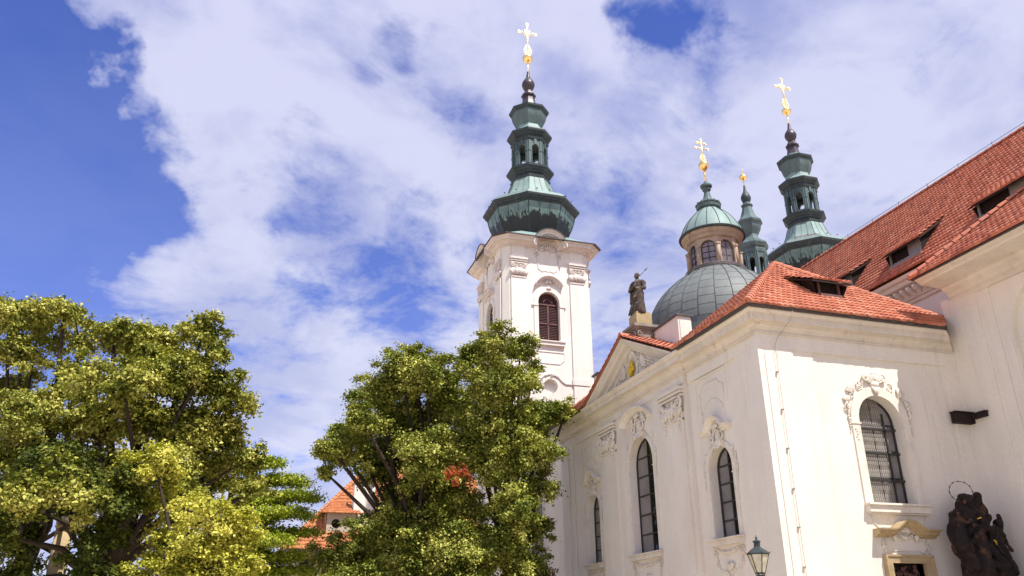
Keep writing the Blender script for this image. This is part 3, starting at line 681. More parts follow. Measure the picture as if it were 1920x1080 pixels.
mb = MB(); lathe(mb, DX, DY, [(1.4, 18.33), (1.50, 18.33), (1.52, 18.40), (1.44, 18.46)], 48, 0)
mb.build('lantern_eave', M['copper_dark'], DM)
mb = MB()
for k in range(16):
    a = 2*PI*k/16+.1; tube(mb, [(DX+(r+.01)*math.cos(a), DY+(r+.01)*math.sin(a), z+.01) for r, z in CPf], .014, 4)
mb.build('seam', M['copper_mid'], cap)
mb = MB(); lathe(mb, DX, DY, [(.44, 19.84), (.56, 19.9), (.58, 20.02), (.50, 20.08), (.57, 20.14), (.52, 20.2), (.30, 20.28), (.20, 20.5), (.14, 20.75), (.13, 20.85), (.2, 20.92), (.21, 20.98), (.13, 21.02), (.28, 21.1), (.28, 21.18), (.15, 21.28), (.06, 21.42)], 16, 0, False)
for k in range(12): a = 2*PI*k/12; blob(mb, (DX+.54*math.cos(a), DY+.54*math.sin(a), 20.12), (.07, .07, .11), 5, 4)
mb.build('finial', M['copper'], DM)
mb = MB(); tube(mb, [(DX, DY, 21.38), (DX, DY, 22.15)], [.05, .04], 8); lathe(mb, DX, DY, [(.05, 22.0), (.16, 22.08), (.235, 22.2), (.25, 22.3), (.25, 22.34), (.2, 22.45), (.1, 22.52), (.05, 22.6)], 16, 0, True); mb.build('ball', M['gold'], DM)
def cross(parent, x, y, z, h, w_, bars, rays=False, mt='gold_pale', sc=1.):
    m_ = MB(); r = .055*sc
    tube(m_, [(x, y, z), (x, y, z+h)], [r*1.2, r], 6)
    def ring(a, zz, q): tube(m_, [(x+a+q*math.cos(t*PI/5), y, zz+q*math.sin(t*PI/5)) for t in range(11)], r*.62, 5)
    ring(0, z+h+.09*sc, .09*sc)
    for (f, ww) in bars:
        zz = z+h*f; tube(m_, [(x-ww, y, zz), (x+ww, y, zz)], r*.95, 6)
        for s in (-1, 1):
            ring(x*0+s*(ww+.08*sc), zz, .085*sc)
            for u in (-1, 1): tube(m_, [(x+s*ww*.72, y, zz), (x+s*ww*.86, y, zz+u*.11*sc)], r*.7, 4)
        if rays:
            for k in range(4): a = PI/4+k*PI/2; tube(m_, [(x, y, zz), (x+.33*sc*math.cos(a), y, zz+.33*sc*math.sin(a))], [r*1.3, r*.5], 5)
    for q, rr in ((.04, .13), (.12, .17), (.22, .12), (.30, .07)):
        for s in (-1, 1): ring(s*rr*sc*.9, z+h*q, rr*sc*.62)
    return m_.build('cross', M[mt], parent)
cross(DM, DX, DY, 22.55, 1.12, .2, [(.88, .18), (.62, .27)], sc=.62, mt='gold_warm')
mb = MB(); cp_ = [(DX-1.38, DY-.35, 18.3), (DX-1.5, DY-.5, 17.4), (DX-1.62, DY-.6, 16.4), (DX-1.9, DY-.7, 15.95)]
tube(mb, cp_, .012, 4); blob(mb, cp_[2], .05); mb.build('lightning_wire', M['iron'], DM)

# attic block behind the gable
AT = thing('parapet_block', 'small white parapet block with dark metal capping between gable and dome', 'parapet', (1.0, 7, 11))
mb = MB(); mb.box(.72, 1.32, 6.0, 8.02, 11.0, 13.26); fbox(mb, Fr((.72, 6.0, 0), (1, 0, 0), (0, -1, 0)), .07, .53, 12.35, 13.1, 0, .03)
mb.box(.68, 1.36, 5.96, 8.02, 12.1, 12.16)
mb.build('wall', M['plaster'], AT)
mb = MB(); mb.box(.64, 1.40, 5.92, 8.02, 13.26, 13.34); mb.build('capping', M['leadcap'], AT)

# ================================================================== bell towers
def tower(cx, cy, label):
    T = thing('bell_tower', label, 'tower', (cx, cy, 0), 'twin bell towers of the church')
    H = 2.9; ch = .36; AF = H-ch
    mb = MB(); tr = MB(); wn = []
    arc = [(1.15*math.sin(t), 24.12+1.15*math.cos(t)) for t in [(-1.50+3.0*i/18) for i in range(19)]]; arc2 = arc[3:-3]
    for k in range(4):
        th = k*PI/2; n = Vector((round(math.cos(th)), round(math.sin(th)), 0)); fr = Fr(Vector((cx, cy, 0))+n*H, (-n.y, n.x, 0), n)
        top = [(1.0*math.sin(t), 24.12+1.0*math.cos(t)) for t in [(1.38-2.76*i/14) for i in range(15)]]
        sheet(mb, fr, [(-AF, 0), (AF, 0), (AF, 24.3)]+top+[(-AF, 24.3)], [arch(0, 1.36, 18.0, 21.22, 16), circ(0, 15.2, .44)], 0, .35)
        mb.add([fr.p(x, z, -.33) for x, z in circ(0, 15.2, .5)], [tuple(range(20))])
        q = [fr.p(AF, 0), fr.p(AF, 24.3)]; n2 = Vector((-n.y, n.x, 0)); q2 = Vector((cx, cy, 0))+n2*H+n*AF
        mb.add([q[0], q2, q2+Vector((0, 0, 24.3)), q[1]], [(0, 1, 2, 3)])
        for s in (-1, 1):
            fbox(mb, fr, s*1.95-.5, s*1.95+.5, 0, 22.0, 0, .09); fbox(mb, fr, s*2.47-.02-.04*s, s*2.47+.02-.04*s, 0, 24.1, 0, .03)
            fbox(mb, fr, s*1.95-.56, s*1.95+.56, 15.35, 15.75, 0, .13)
            fbox(mb, fr, s*1.95-.44, s*1.95+.44, 23.3, 24.15, 0, .07)
            m_ = MB(); capital(m_, fr, s*1.95-.46, s*1.95+.46, 22.02, 23.32, random.Random(k*2+s), 0, .08); m_.build('pilaster_capital', M['tower_trim'], T)
        # string course rising over the niche
        fsweep(mb, fr, [(-1.4, 15.42), (-.95, 15.42), (-.75, 15.55), (-.45, 15.85), (0, 15.98), (.45, 15.85), (.75, 15.55), (.95, 15.42), (1.4, 15.42)], [(0, 0), (0, .07), (-.07, .06), (-.07, 0)])
        fsweep(mb, fr, [(-.9, 16.9), (-.75, 16.75), (-.6, 16.62), (.6, 16.62), (.75, 16.75), (.9, 16.9), (.9, 17.3), (-.9, 17.3)], [(0, 0), (0, .035), (-.05, .035), (-.05, 0)], closed=True)
        # cornice pieces
        PR = [(-.0, -.05), (0, .74), (-.05, .74), (-.10, .66), (-.10, .61), (-.24, .60), (-.24, .44), (-.29, .44), (-.29, .36), (-.37, .24), (-.37, .17), (-.43, .17), (-.43, .10), (-.50, .10), (-.50, -.05)]
        fsweep(tr, fr, [(a, z) for a, z in arc], PR)
        for s in (-1, 1):
            pts = [(s*1.10, 24.60), (s*1.42, 24.60)] if s > 0 else [(-1.42, 24.60), (-1.10, 24.60)]
            fsweep(tr, fr, pts, PR)
        n2 = Vector((-n.y, n.x, 0)); C0 = Vector((cx, cy, 0))
        pth = [C0+n*H+n2*1.42, C0+n*H+n2*AF, C0+n2*H+n*AF, C0+n2*H+n*1.42]
        psweep(tr, [(p.x, p.y) for p in pth], [(d, 24.60+h) for h, d in PR])
        # relief
        m_ = MB()
        fan(m_, fr, 0, 23.95, .62, 9, 1.3, .05, .12, .3)
        for s in (-1, 1):
            volute(m_, fr, s*.42, 24.2, .2, s, 1, .06); volute(m_, fr, s*.72, 23.75, .2, s, -1, .05); fan(m_, fr, s*.6, 23.9, .3, 4, .5, .04, .2, .1, s*1.)
        m_.build('gable_relief', M['tower_trim'], T); m_ = MB()
        rtube(m_, fr, [(-.75, 23.8), (-.62, 22.75), (-.4, 22.6), (-.1, 22.68), (0, 22.6), (.1, 22.68), (.4, 22.6), (.62, 22.75), (.75, 23.8)], .035, .01)
        m_.build('panel_moulding', M['tower_trim'], T); m_ = MB()
        for s in (-1, 1): volute(m_, fr, s*.22, 21.85, .15, s, 1, .06)
        fan(m_, fr, 0, 21.75, .3, 6, 1., .06, .2); fan(m_, fr, 0, 21.6, .25, 4, .6, .06, .2, .1, PI)
        scatter(m_, fr, -.6, .6, 15.72, 15.86, 8, .05, random.Random(k))
        m_.build('cartouche', M['tower_trim'], T)
        m_ = MB(); surround(m_, fr, 0, 1.40, 18.0, 21.24, .28, .06)
        for s in (-1, 1): fbox(m_, fr, s*.92-.2, s*.92+.2, 20.25, 20.36, 0, .10)
        fbox(m_, fr, -1.0, 1.0, 17.93, 17.99, 0, .24); fbox(m_, fr, -.95, .95, 17.72, 17.93, 0, .17); m_.build('window_surround', M['tower_plaster'], T)
        hp = [(1.02*math.sin(t), 21.22+.98*math.cos(t)*1.05) for t in [(-1.15+2.3*i/12) for i in range(13)]]
        hm = hood(fr, hp, .32, .2); hm.build('window_hood', M['tower_trim'], T)
        # louvred window
        m_ = MB(); A_ = arch(0, 1.36, 18.0, 21.22, 16); fsweep(m_, fr, A_, [(-.02, -.27), (.08, -.27), (.08, -.19), (-.02, -.19)], closed=True)
        fbox(m_, fr, -.045, .045, 18.0, 20.45, -.27, -.18)
        for z in (19.2, 20.45): fbox(m_, fr, -.66, .66, z-.045, z+.045, -.27, -.18)
        rtube(m_, fr, [(.3*math.cos(t*PI/8), 20.5+.3*math.sin(t*PI/8)) for t in range(9)], .03, -.2)
        for t in range(1, 6): a = t*PI/6; rtube(m_, fr, [(.3*math.cos(a), 20.5+.3*math.sin(a)), (.6*math.cos(a), 20.5+.6*math.sin(a))], .022, -.2)
        f = m_.build('belfry_window', M['louvre_frame'], T)
        m_ = MB(); m_.add([fr.p(x, z, -.3) for x, z in A_], [tuple(range(len(A_)))])
        z = 18.05
        while z < 20.4:
            for a0, a1 in ((-.6, -.05), (.05, .6)): m_.add([fr.p(a0, z, -.2), fr.p(a1, z, -.2), fr.p(a1, z+.1, -.28), fr.p(a0, z+.1, -.28)], [(0, 1, 2, 3)])
            z += .105
        m_.build('louvres', M['louvre'], f)
    mb.build('shaft', M['tower_plaster'], T); tr.build('cornice', M['tower_trim'], T)
    # low copper roof over the cornice, with barrel tops over the arched gables
    m_ = MB(); h1 = H+.78
    def sq(h_, z, c_): return [(cx+h_*a+c_*b, cy+h_*c2+c_*d2, z) for a, b, c2, d2 in ((1, 0, -1, 1), (1, 0, 1, -1), (1, -1, 1, 0), (-1, 1, 1, 0), (-1, 0, 1, -1), (-1, 0, -1, 1), (-1, 1, -1, 0), (1, -1, -1, 0))]
    r0 = sq(h1, 24.61, .75); r1 = sq(2.0, 25.75, .6); m_.add(r0+r1, [(i, (i+1) % 8, 8+(i+1) % 8, 8+i) for i in range(8)]+[tuple(range(8, 16))])
    m_.build('skirt_roof', M['copper_light'], T)
    m_ = MB(); m2 = MB()
    for k in range(4):
        th = k*PI/2; n = Vector((round(math.cos(th)), round(math.sin(th)), 0)); fr = Fr(Vector((cx, cy, 0))+n*H, (-n.y, n.x, 0), n)
        fsweep(m_, fr, arc2, [(.0, -1.2), (.0, .79), (.05, .79), (.05, -1.2)])
        n2 = Vector((-n.y, n.x, 0)); C0 = Vector((cx, cy, 0))
    psweep(m_, [(p[0], p[1]) for p in sq(H+.74, 0, .66)[::-1]], [(-.06, 24.595), (.06, 24.595), (.06, 24.66), (-.06, 24.66)], closed=True)
    m_.build('eave_edge', M['gutter'], T)
    BP = curve([(1.9, 25.3), (2.25, 25.85), (2.58, 26.5), (2.83, 27.1), (2.97, 27.7)], 4)
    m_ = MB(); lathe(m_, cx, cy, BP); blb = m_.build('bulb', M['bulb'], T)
    m_ = MB()
    for k in range(8):
        a = PI/8+k*PI/4; tube(m_, [(cx+(r+.01)*math.cos(a), cy+(r+.01)*math.sin(a), z) for r, z in BP], .03, 4)
        b = a+PI/4
        for j in (1, 2): 
            tube(m_, [tuple(Vector((cx+(r+.006)*math.cos(a), cy+(r+.006)*math.sin(a), z)).lerp(Vector((cx+(r+.006)*math.cos(b), cy+(r+.006)*math.sin(b), z)), j/3)) for i, (r, z) in enumerate(BP)], .013, 3)
    m_.build('seam', M['copper_mid'], blb)
    m_ = MB(); lathe(m_, cx, cy, [(2.9, 27.68), (3.04, 27.72), (3.06, 27.82), (3.18, 27.86), (3.2, 27.96), (3.30, 28.02), (3.33, 28.16), (3.1, 28.2)]); m_.build('rim', M['copper_dark'], T)
    m_ = MB(); lathe(m_, cx, cy, [(3.2, 28.16), (3.24, 28.2), (3.2, 28.34), (3.02, 28.38), (2.98, 28.52), (2.8, 28.58)]); m_.build('rim_flashing', M['copper_light'], T)
    S1 = curve([(2.82, 28.55), (2.3, 28.75), (1.92, 29.1)], 4); S2 = curve([(1.92, 29.1), (1.66, 29.6), (1.46, 30.2), (1.36, 30.42)], 4)
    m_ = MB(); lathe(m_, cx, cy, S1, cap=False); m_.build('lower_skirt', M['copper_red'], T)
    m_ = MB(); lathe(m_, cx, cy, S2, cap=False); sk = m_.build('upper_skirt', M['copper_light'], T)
    m_ = MB()
    for k in range(8):
        a = PI/8+k*PI/4; b = a+PI/4
        for j in (0, 1, 2): tube(m_, [tuple(Vector((cx+(r+.008)*math.cos(a), cy+(r+.008)*math.sin(a), z+.01)).lerp(Vector((cx+(r+.008)*math.cos(b), cy+(r+.008)*math.sin(b), z+.01)), j/3)) for r, z in S1+S2[1:]], .02 if j == 0 else .012, 4)
        blob(m_, (cx+2.9*math.cos(a+.2), cy+2.9*math.sin(a+.2), 28.6), .06); blob(m_, (cx+2.9*math.cos(a+.5), cy+2.9*math.sin(a+.5), 28.6), .05)
    m_.build('seam', M['copper'], sk)
    m_ = MB(); lathe(m_, cx, cy, [(1.3, 30.38), (1.38, 30.42), (1.42, 30.58), (1.34, 30.66), (1.30, 30.78), (1.40, 30.84), (1.42, 30.95), (1.52, 31.0), (1.56, 31.12), (1.66, 31.18), (1.68, 31.32), (1.25, 31.46), (1.2, 31.5)])
    m_.build('gallery_cornice', M['copper_mid'], T)
    m_ = MB(); RA = 1.25
    for k in range(8):
        th = k*PI/4; n = Vector((math.cos(th), math.sin(th), 0)); fr = Fr(Vector((cx, cy, 0))+n*(RA*math.cos(PI/8)), (-n.y, n.x, 0), n); hw = RA*math.sin(PI/8)
        R4 = [(-hw, 31.4), (hw, 31.4), (hw, 33.55), (-hw, 33.55)]; ho = arch(0, .50, 31.6, 33.08, 10)
        sheet(m_, fr, R4, [ho], 0, .16); sheet(m_, fr, [(x*.87, z) for x, z in R4], [ho], -.16, .01)
        fsweep(m_, fr, ho[1:]+[ho[0]], [(0, 0), (0, .05), (-.06, .05), (-.06, 0)])
        fbox(m_, fr, -.09, .09, 33.08, 33.5, 0, .08)
        for s in (-1, 1): fbox(m_, fr, s*(hw-.07)-.06, s*(hw-.07)+.06, 31.42, 33.4, 0, .05); fbox(m_, fr, s*(hw-.10)-.09, s*(hw-.10)+.09, 32.55, 32.62, 0, .08)
    m_.build('arcade', M['copper'], T)
    m_ = MB(); lathe(m_, cx, cy, [(.2, 33.4), (1.2, 33.42), (1.28, 33.5), (1.34, 33.52), (1.38, 33.64), (1.32, 33.7), (1.32, 33.82), (1.44, 33.88), (1.46, 34.0), (1.58, 34.08), (1.62, 34.22), (1.60, 34.3)]); m_.build('arcade_cornice', M['copper_mid'], T)
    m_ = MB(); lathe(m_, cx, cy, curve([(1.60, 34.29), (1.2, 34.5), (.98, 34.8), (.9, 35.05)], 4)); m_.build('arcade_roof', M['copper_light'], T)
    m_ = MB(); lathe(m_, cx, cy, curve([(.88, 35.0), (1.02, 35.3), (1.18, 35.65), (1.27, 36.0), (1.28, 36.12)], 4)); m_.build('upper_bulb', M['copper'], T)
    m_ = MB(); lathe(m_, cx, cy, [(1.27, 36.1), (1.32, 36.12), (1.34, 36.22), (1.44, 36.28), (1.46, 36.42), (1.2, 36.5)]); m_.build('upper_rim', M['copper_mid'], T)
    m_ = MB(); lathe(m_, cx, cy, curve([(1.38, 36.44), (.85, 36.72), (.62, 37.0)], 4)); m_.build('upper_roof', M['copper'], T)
    m_ = MB(); lathe(m_, cx, cy, [(.62, 36.98)]+curve([(.55, 37.05), (.47, 37.4), (.43, 37.78)], 3)+[(.52, 37.8), (.56, 37.9), (.44, 38.0), (.36, 38.2), (.27, 38.3), (.24, 38.4)])
    lathe(m_, cx, cy, curve([(.25, 38.36), (.33, 38.5), (.45, 38.75), (.47, 38.98), (.36, 39.25), (.19, 39.5), (.12, 39.8), (.085, 40.1)], 4), 16, 0, True); m_.build('onion', M['bronze_dark'], T)
    m_ = MB(); tube(m_, [(cx, cy, 40.05), (cx, cy, 41.0)], [.075, .065], 8); m_.build('rod', M['gold_pale'], T)
    m_ = MB(); lathe(m_, cx, cy, [(.06, 40.92), (.2, 40.98), (.32, 41.12), (.37, 41.3), (.38, 41.36), (.36, 41.42), (.22, 41.58), (.08, 41.7)], 18, 0, True); m_.build('ball', M['gold'], T)
    cross(T, cx, cy, 41.68, 2.7, .6, [(.74, .55)], True, sc=1.25)
    return T
# bulb copper: patina above, unpatinated dark metal with ragged edge and runs below (a real stain)
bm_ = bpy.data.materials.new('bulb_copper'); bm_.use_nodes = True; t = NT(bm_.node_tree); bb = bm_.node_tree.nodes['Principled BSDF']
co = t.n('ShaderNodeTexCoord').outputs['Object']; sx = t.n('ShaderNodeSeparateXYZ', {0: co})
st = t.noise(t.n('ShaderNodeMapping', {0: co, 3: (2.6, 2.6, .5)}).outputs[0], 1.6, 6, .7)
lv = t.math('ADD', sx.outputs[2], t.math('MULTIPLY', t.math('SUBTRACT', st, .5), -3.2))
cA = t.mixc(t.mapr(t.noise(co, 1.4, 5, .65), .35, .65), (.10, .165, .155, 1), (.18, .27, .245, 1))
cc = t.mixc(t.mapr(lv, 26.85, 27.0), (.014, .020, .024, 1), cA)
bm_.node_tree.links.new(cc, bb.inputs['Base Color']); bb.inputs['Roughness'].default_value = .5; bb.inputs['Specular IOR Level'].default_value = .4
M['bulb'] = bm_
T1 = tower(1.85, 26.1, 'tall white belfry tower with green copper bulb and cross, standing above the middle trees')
T2 = copy_tree(T1); T2.location = (24.5, 26.1, 0)
for o_ in T2.children:
    if o_.name.startswith('cross'): o_.data = o_.data.copy(); o_.data.materials[0] = M['gold_warm']
T2.location = (24.5, 26.1, 0); T2['label'] = 'farther twin belfry tower, only its green copper top rising over the long red roof'

# ridge turret
TX, TY = 13.1, 17.5
RT = thing('ridge_turret', 'slim green copper turret with gilt ball between glazed dome lantern and far tower', 'turret', (TX, TY, 18))
mb = MB(); lathe(mb, TX, TY, [(.95, 18.5), (.9, 20.9), (1.0, 20.95), (1.02, 21.1), (.8, 21.2)]); mb.build('base', M['copper'], RT)
mb = MB(); RA = .78
for k in range(8):
    th = k*PI/4; n = Vector((math.cos(th), math.sin(th), 0)); fr = Fr(Vector((TX, TY, 0))+n*(RA*math.cos(PI/8)), (-n.y, n.x, 0), n); hw = RA*math.sin(PI/8)
    R4 = [(-hw, 21.1), (hw, 21.1), (hw, 22.75), (-hw, 22.75)]; ho = arch(0, .32, 21.2, 22.35, 8)
    sheet(mb, fr, R4, [ho], 0, .1); fsweep(mb, fr, ho[1:]+[ho[0]], [(0, 0), (0, .03), (-.04, .03), (-.04, 0)])
    for s in (-1, 1): fbox(mb, fr, s*(hw-.05)-.035, s*(hw-.05)+.035, 21.15, 22.7, 0, .035)
mb.build('arcade', M['copper'], RT)
mb = MB(); lathe(mb, TX, TY, [(.3, 22.68), (.82, 22.7), (.84, 22.9), (.8, 23.0), (.9, 23.1), (.93, 23.2), (.97, 23.28), (.96, 23.36)]+curve([(.93, 23.4), (.68, 23.58), (.50, 23.8), (.42, 24.05)], 3)+curve([(.42, 24.05), (.52, 24.25), (.64, 24.5), (.69, 24.76)], 3)+[(.79, 24.84), (.81, 24.95)]+curve([(.76, 25.0), (.52, 25.3), (.38, 25.7), (.28, 26.08)], 3)+[(.36, 26.1), (.37, 26.18), (.24, 26.25), (.2, 26.4)])
mb.build('roof', M['copper'], RT)
mb = MB(); lathe(mb, TX, TY, curve([(.19, 26.36), (.27, 26.5), (.31, 26.72), (.24, 26.95), (.11, 27.2), (.05, 27.62)], 4), 12, 0, True); mb.build('onion', M['copper_mid'], RT)
mb = MB(); tube(mb, [(TX, TY, 27.6), (TX, TY, 28.05)], .035, 6); lathe(mb, TX, TY, [(.04, 27.96), (.17, 28.03), (.25, 28.18), (.25, 28.24), (.17, 28.36), (.05, 28.42)], 14, 0, True); tube(mb, [(TX, TY, 28.4), (TX, TY, 28.9)], [.045, .01], 6); mb.build('ball', M['gold'], RT)
# ================================================================== projecting side bay of the nave (shaded wall on the right)
BX = 7.95
SB = thing('church_side_bay', 'tall shaded wall of projecting church bay with wide eaves, right of the chapel', 'building', (BX, 0, 0))
FB = Fr((BX, 0, 0), (0, 1, 0), (-1, 0, 0))
mb = MB()
sheet(mb, FB, [(-24, 0), (.1, 0), (.1, 12.4), (-24, 12.4)], [arch(-4.35, 3.9, 4.5, 12.15, 20)], 0, .22)
mb.add([FB.p(x, z, -.21) for x, z in [(-6.5, 4.3), (-2.2, 4.3), (-2.2, 12.3), (-6.5, 12.3)]], [(0, 1, 2, 3)])
fbox(mb, FB, -1.45, -.02, 0, 12.25, 0, .10); fbox(mb, FB, -1.95, -1.45, 0, 12.25, 0, .05)
fbox(mb, FB, -2.36, -2.2, 4.4, 10.2, 0, .05); fbox(mb, FB, -6.45, -2.2, 10.1, 10.2, -.205, -.17)
mb.box(BX+.01, 14, .02, .1, 0, 12.4); mb.box(9.0, 14, -24, .0, 0, 12.4)
mb.build('wall', M['plaster'], SB)
EZ = 12.80; EX = 6.28  # eave drawn out deeper so its shadow edge crosses the chapel front
mb = MB(); psweep(mb, [(BX, -.52), (BX, -24)], [(-.1, 12.15), (.10, 12.15), (.13, 12.27), (.24, 12.32), (.28, 12.42), (.45, 12.52), (.5, 12.60), (1.35, 12.66), (1.4, 12.72), (1.60, 12.76), (1.62, EZ-.01), (-.1, EZ-.01)])
mb.build('cornice', M['cornice'], SB)
mb = MB(); mb.box(EX-.05, EX+.04, -24, -.48, EZ-.02, EZ+.07); mb.build('gutter', M['gutter'], SB)
rb = tiles('roof', M['tile_old'], [[(EX-.08, -13, EZ+.03), (EX-.08, -.45, EZ+.03), (9.3, -3.6, EZ+.03+3.08*.86), (9.3, -13, EZ+.03+3.08*.86)], [(9.4, -.45, EZ+.03), (EX-.08, -.45, EZ+.03), (9.3, -3.6, EZ+.03+3.08*.86)]], SB)
mb = MB(); ridge(mb, (EX-.05, -.48, EZ+.10), (9.3, -3.6, EZ+2.80)); mb.build('ridge_tiles', M['tile_old'], rb)

# ================================================================== nave
NV = thing('church_nave', 'long church nave under steep red tiled roof with three low dark dormers', 'church', (13.1, 6, 0))
mb = MB(); mb.box(9.3, 17, -24, 23.5, 0, 14.3)
FN = Fr((9.3, 0, 0), (0, 1, 0), (-1, 0, 0))
fbox(mb, FN, 3.2, 4.6, 11, 13.3, 0, .06); fbox(mb, FN, .6, 2.0, 11, 13.3, 0, .06)
for y in (-23.9, 23.45): mb.add([(9.0, y, 14.3), (17.2, y, 14.3), (13.1, y, 19.9)], [(0, 1, 2)])
mb.build('wall', M['tower_plaster'], NV)
mb = MB(); psweep(mb, [(9.3, 23.5), (9.3, -24)], [(-.1, 13.45), (.08, 13.45), (.10, 13.58), (.16, 13.60), (.16, 13.98), (.55, 14.05), (.58, 14.2), (.70, 14.24), (.76, 14.36), (-.1, 14.38)]); cn = mb.build('cornice', M['cornice'], NV)
for i in range(30):
    y = -2+i*.33
    mb = MB(); fsweep(mb, FN, [(y-.07, 13.9), (y+.07, 13.9)], [(.08, .16), (.06, .50), (-.02, .52), (-.10, .42), (-.16, .28), (-.25, .17)]); mb.build('bracket', M['tower_plaster'], cn)
nm = (20.02-14.45)/(13.1-8.45)
rn = tiles('roof', M['tile_old'], [[(8.45, 23.6, 14.45), (8.45, -9, 14.45), (13.1, -9, 20.02), (13.1, 23.6, 20.02)]], NV, W_=.175, R_=.285, amp=.045, lift=.042)
mb = MB(); mb.add([(13.1, -24, 20.0), (13.1, 23.6, 20.0), (17.8, 23.6, 14.4), (17.8, -24, 14.4)], [(0, 1, 2, 3)]); mb.build('rear_roof', M['tile_old'], NV)
mb = MB(); ridge(mb, (13.1, -9, 20.06), (13.1, 23.6, 20.06), .13, .4); mb.build('ridge_tiles', M['tile_old'], rn)
mb = MB(); tube(mb, [(13.1, -9, 20.30), (13.1, 23, 20.30)], .012, 4)
for i in range(18): tube(mb, [(13.1, -8.5+i*1.8, 20.1), (13.1, -8.5+i*1.8, 20.36)], .015, 4)
mb.build('lightning_wire', M['iron'], rn)
for c, w_, ins in ((2.15, 1.7, .55), (-2.6, 2.3, .55), (6.0, 1.1, .75)):
    dormer(NV, (8.45, 0, 0), (0, 1, 0), (1, 0, 0), 14.45, nm, c, w_, ins, .72, 1.95, .25, M['tile_old'], w_, .2, grey=True)
mb = MB(); tube(mb, [FN.p(4.7, 13.4, .05), FN.p(4.7, 11.2, .05)], .02, 4)

# low link between chapel and tower
LK = thing('link_building', 'low connecting wing with red tile ridge at the foot of the near tower', 'building', (4, 19.5, 0))
mb = MB(); mb.box(.9, 9, 17.1, 22.6, 0, 11.3); mb.add([(.9, 17.1, 11.3), (.9, 22.6, 11.3), (.9, 19.6, 12.9)], [(0, 1, 2)]); mb.build('wall', M['plaster'], LK)
lr = tiles('roof', M['tile'], [[(.5, 16.9, 11.3), (9, 16.9, 11.3), (9, 19.6, 12.95), (.5, 19.6, 12.95)], [(9, 22.8, 11.1), (.5, 22.8, 11.1), (.5, 19.6, 12.95), (9, 19.6, 12.95)]], LK)
mb = MB(); ridge(mb, (.45, 19.6, 13.0), (9, 19.6, 13.0)); mb.build('ridge_tiles', M['tile'], lr)
mb = MB(); mb.box(2.55, 3.1, 17.9, 18.5, 12, 14.45); ck = mb.build('chimney', M['plaster'], LK)
mb = MB(); mb.box(2.45, 3.2, 17.8, 18.6, 14.45, 14.55); mb.build('chimney_cap', M['gutter'], ck)

# ledge in the corner
LG = thing('stone_ledge', 'dark L-shaped ledge high in the corner between chapel and tall shaded wall', 'ledge', (7.6, -.1, 8))
mb = MB(); mb.box(7.08, 7.94, -.32, -.10, 7.90, 8.24); mb.box(7.04, 7.94, -.36, -.10, 8.242, 8.28); mb.build('chapel_slab', M['darkwood'], LG)
mb = MB(); mb.box(7.68, 7.84, -.88, -.37, 8.02, 8.16); mb.box(7.65, 7.84, -.92, -.37, 8.162, 8.20); mb.build('wall_slab', M['darkwood'], LG)
# lightning conductor on the sunlit front
LC = thing('lightning_conductor', 'thin wire running down the sunlit chapel corner held by small clips', 'wire', (.5, -.12, 0))
pts = [(.95, -.72, 11.0), (.86, -.66, 10.7), (.6, -.2, 10.2), (.50, -.17, 9.9), (.51, -.17, 9.1), (.49, -.17, 6), (.49, -.17, .3)]
mb = MB(); tube(mb, pts, .008, 4); mb.build('cable', M['zinc'], LC)
for z in (9.1, 7.9, 6.7, 5.5, 4.4, 3.3, 2.2, 1.1):
    mb = MB(); mb.box(.44, .52, -.175, -.10, z-.008, z+.008); mb.box(.48, .51, -.185, -.16, z-.02, z+.02); mb.build('clip', M['zinc'], LC)

# ================================================================== sculpture
def sculpt(name, shapes, voxel, material, parent, amp=.012, sc=6., fold=0., fs=14., origin=None):
    mb = MB()
    for s in shapes:
        if s[0] == 'e': blob(mb, s[1], s[2], 12, 8)
        elif s[0] == 'c':
            p0, p1 = Vector(s[1]), Vector(s[2]); r0, r1 = s[3], s[4]; n = max(2, int((p1-p0).length/.05))
            tube(mb, [p0.lerp(p1, i/n) for i in range(n+1)], [r0+(r1-r0)*i/n for i in range(n+1)], 10)
            blob(mb, p0, r0, 10, 6); blob(mb, p1, r1, 10, 6)
    ob = mb.build(name, material, parent)
    md = ob.modifiers.new('r', 'REMESH'); md.mode = 'VOXEL'; md.voxel_size = voxel; md.use_smooth_shade = True
    sm = ob.modifiers.new('s', 'SMOOTH'); sm.iterations = 3; sm.factor = .5
    dg = bpy.context.evaluated_depsgraph_get(); me = bpy.data.meshes.new_from_object(ob.evaluated_get(dg))
    ob.modifiers.clear(); old = ob.data; ob.data = me; bpy.data.meshes.remove(old); me.name = name
    n = len(me.vertices); 
    nrm = [v.normal.copy() for v in me.vertices]
    for v, vn in zip(me.vertices, nrm):
        q = v.co*sc; d = noise.noise(q)*amp + noise.noise(q*2.7)*amp*.5
        if fold:
            a = math.atan2(v.co.y, v.co.x); d += fold*math.sin(v.co.z*3+a*fs*.5+noise.noise(v.co*2.)*5)
        v.co += vn*d
    me.update(); return ob
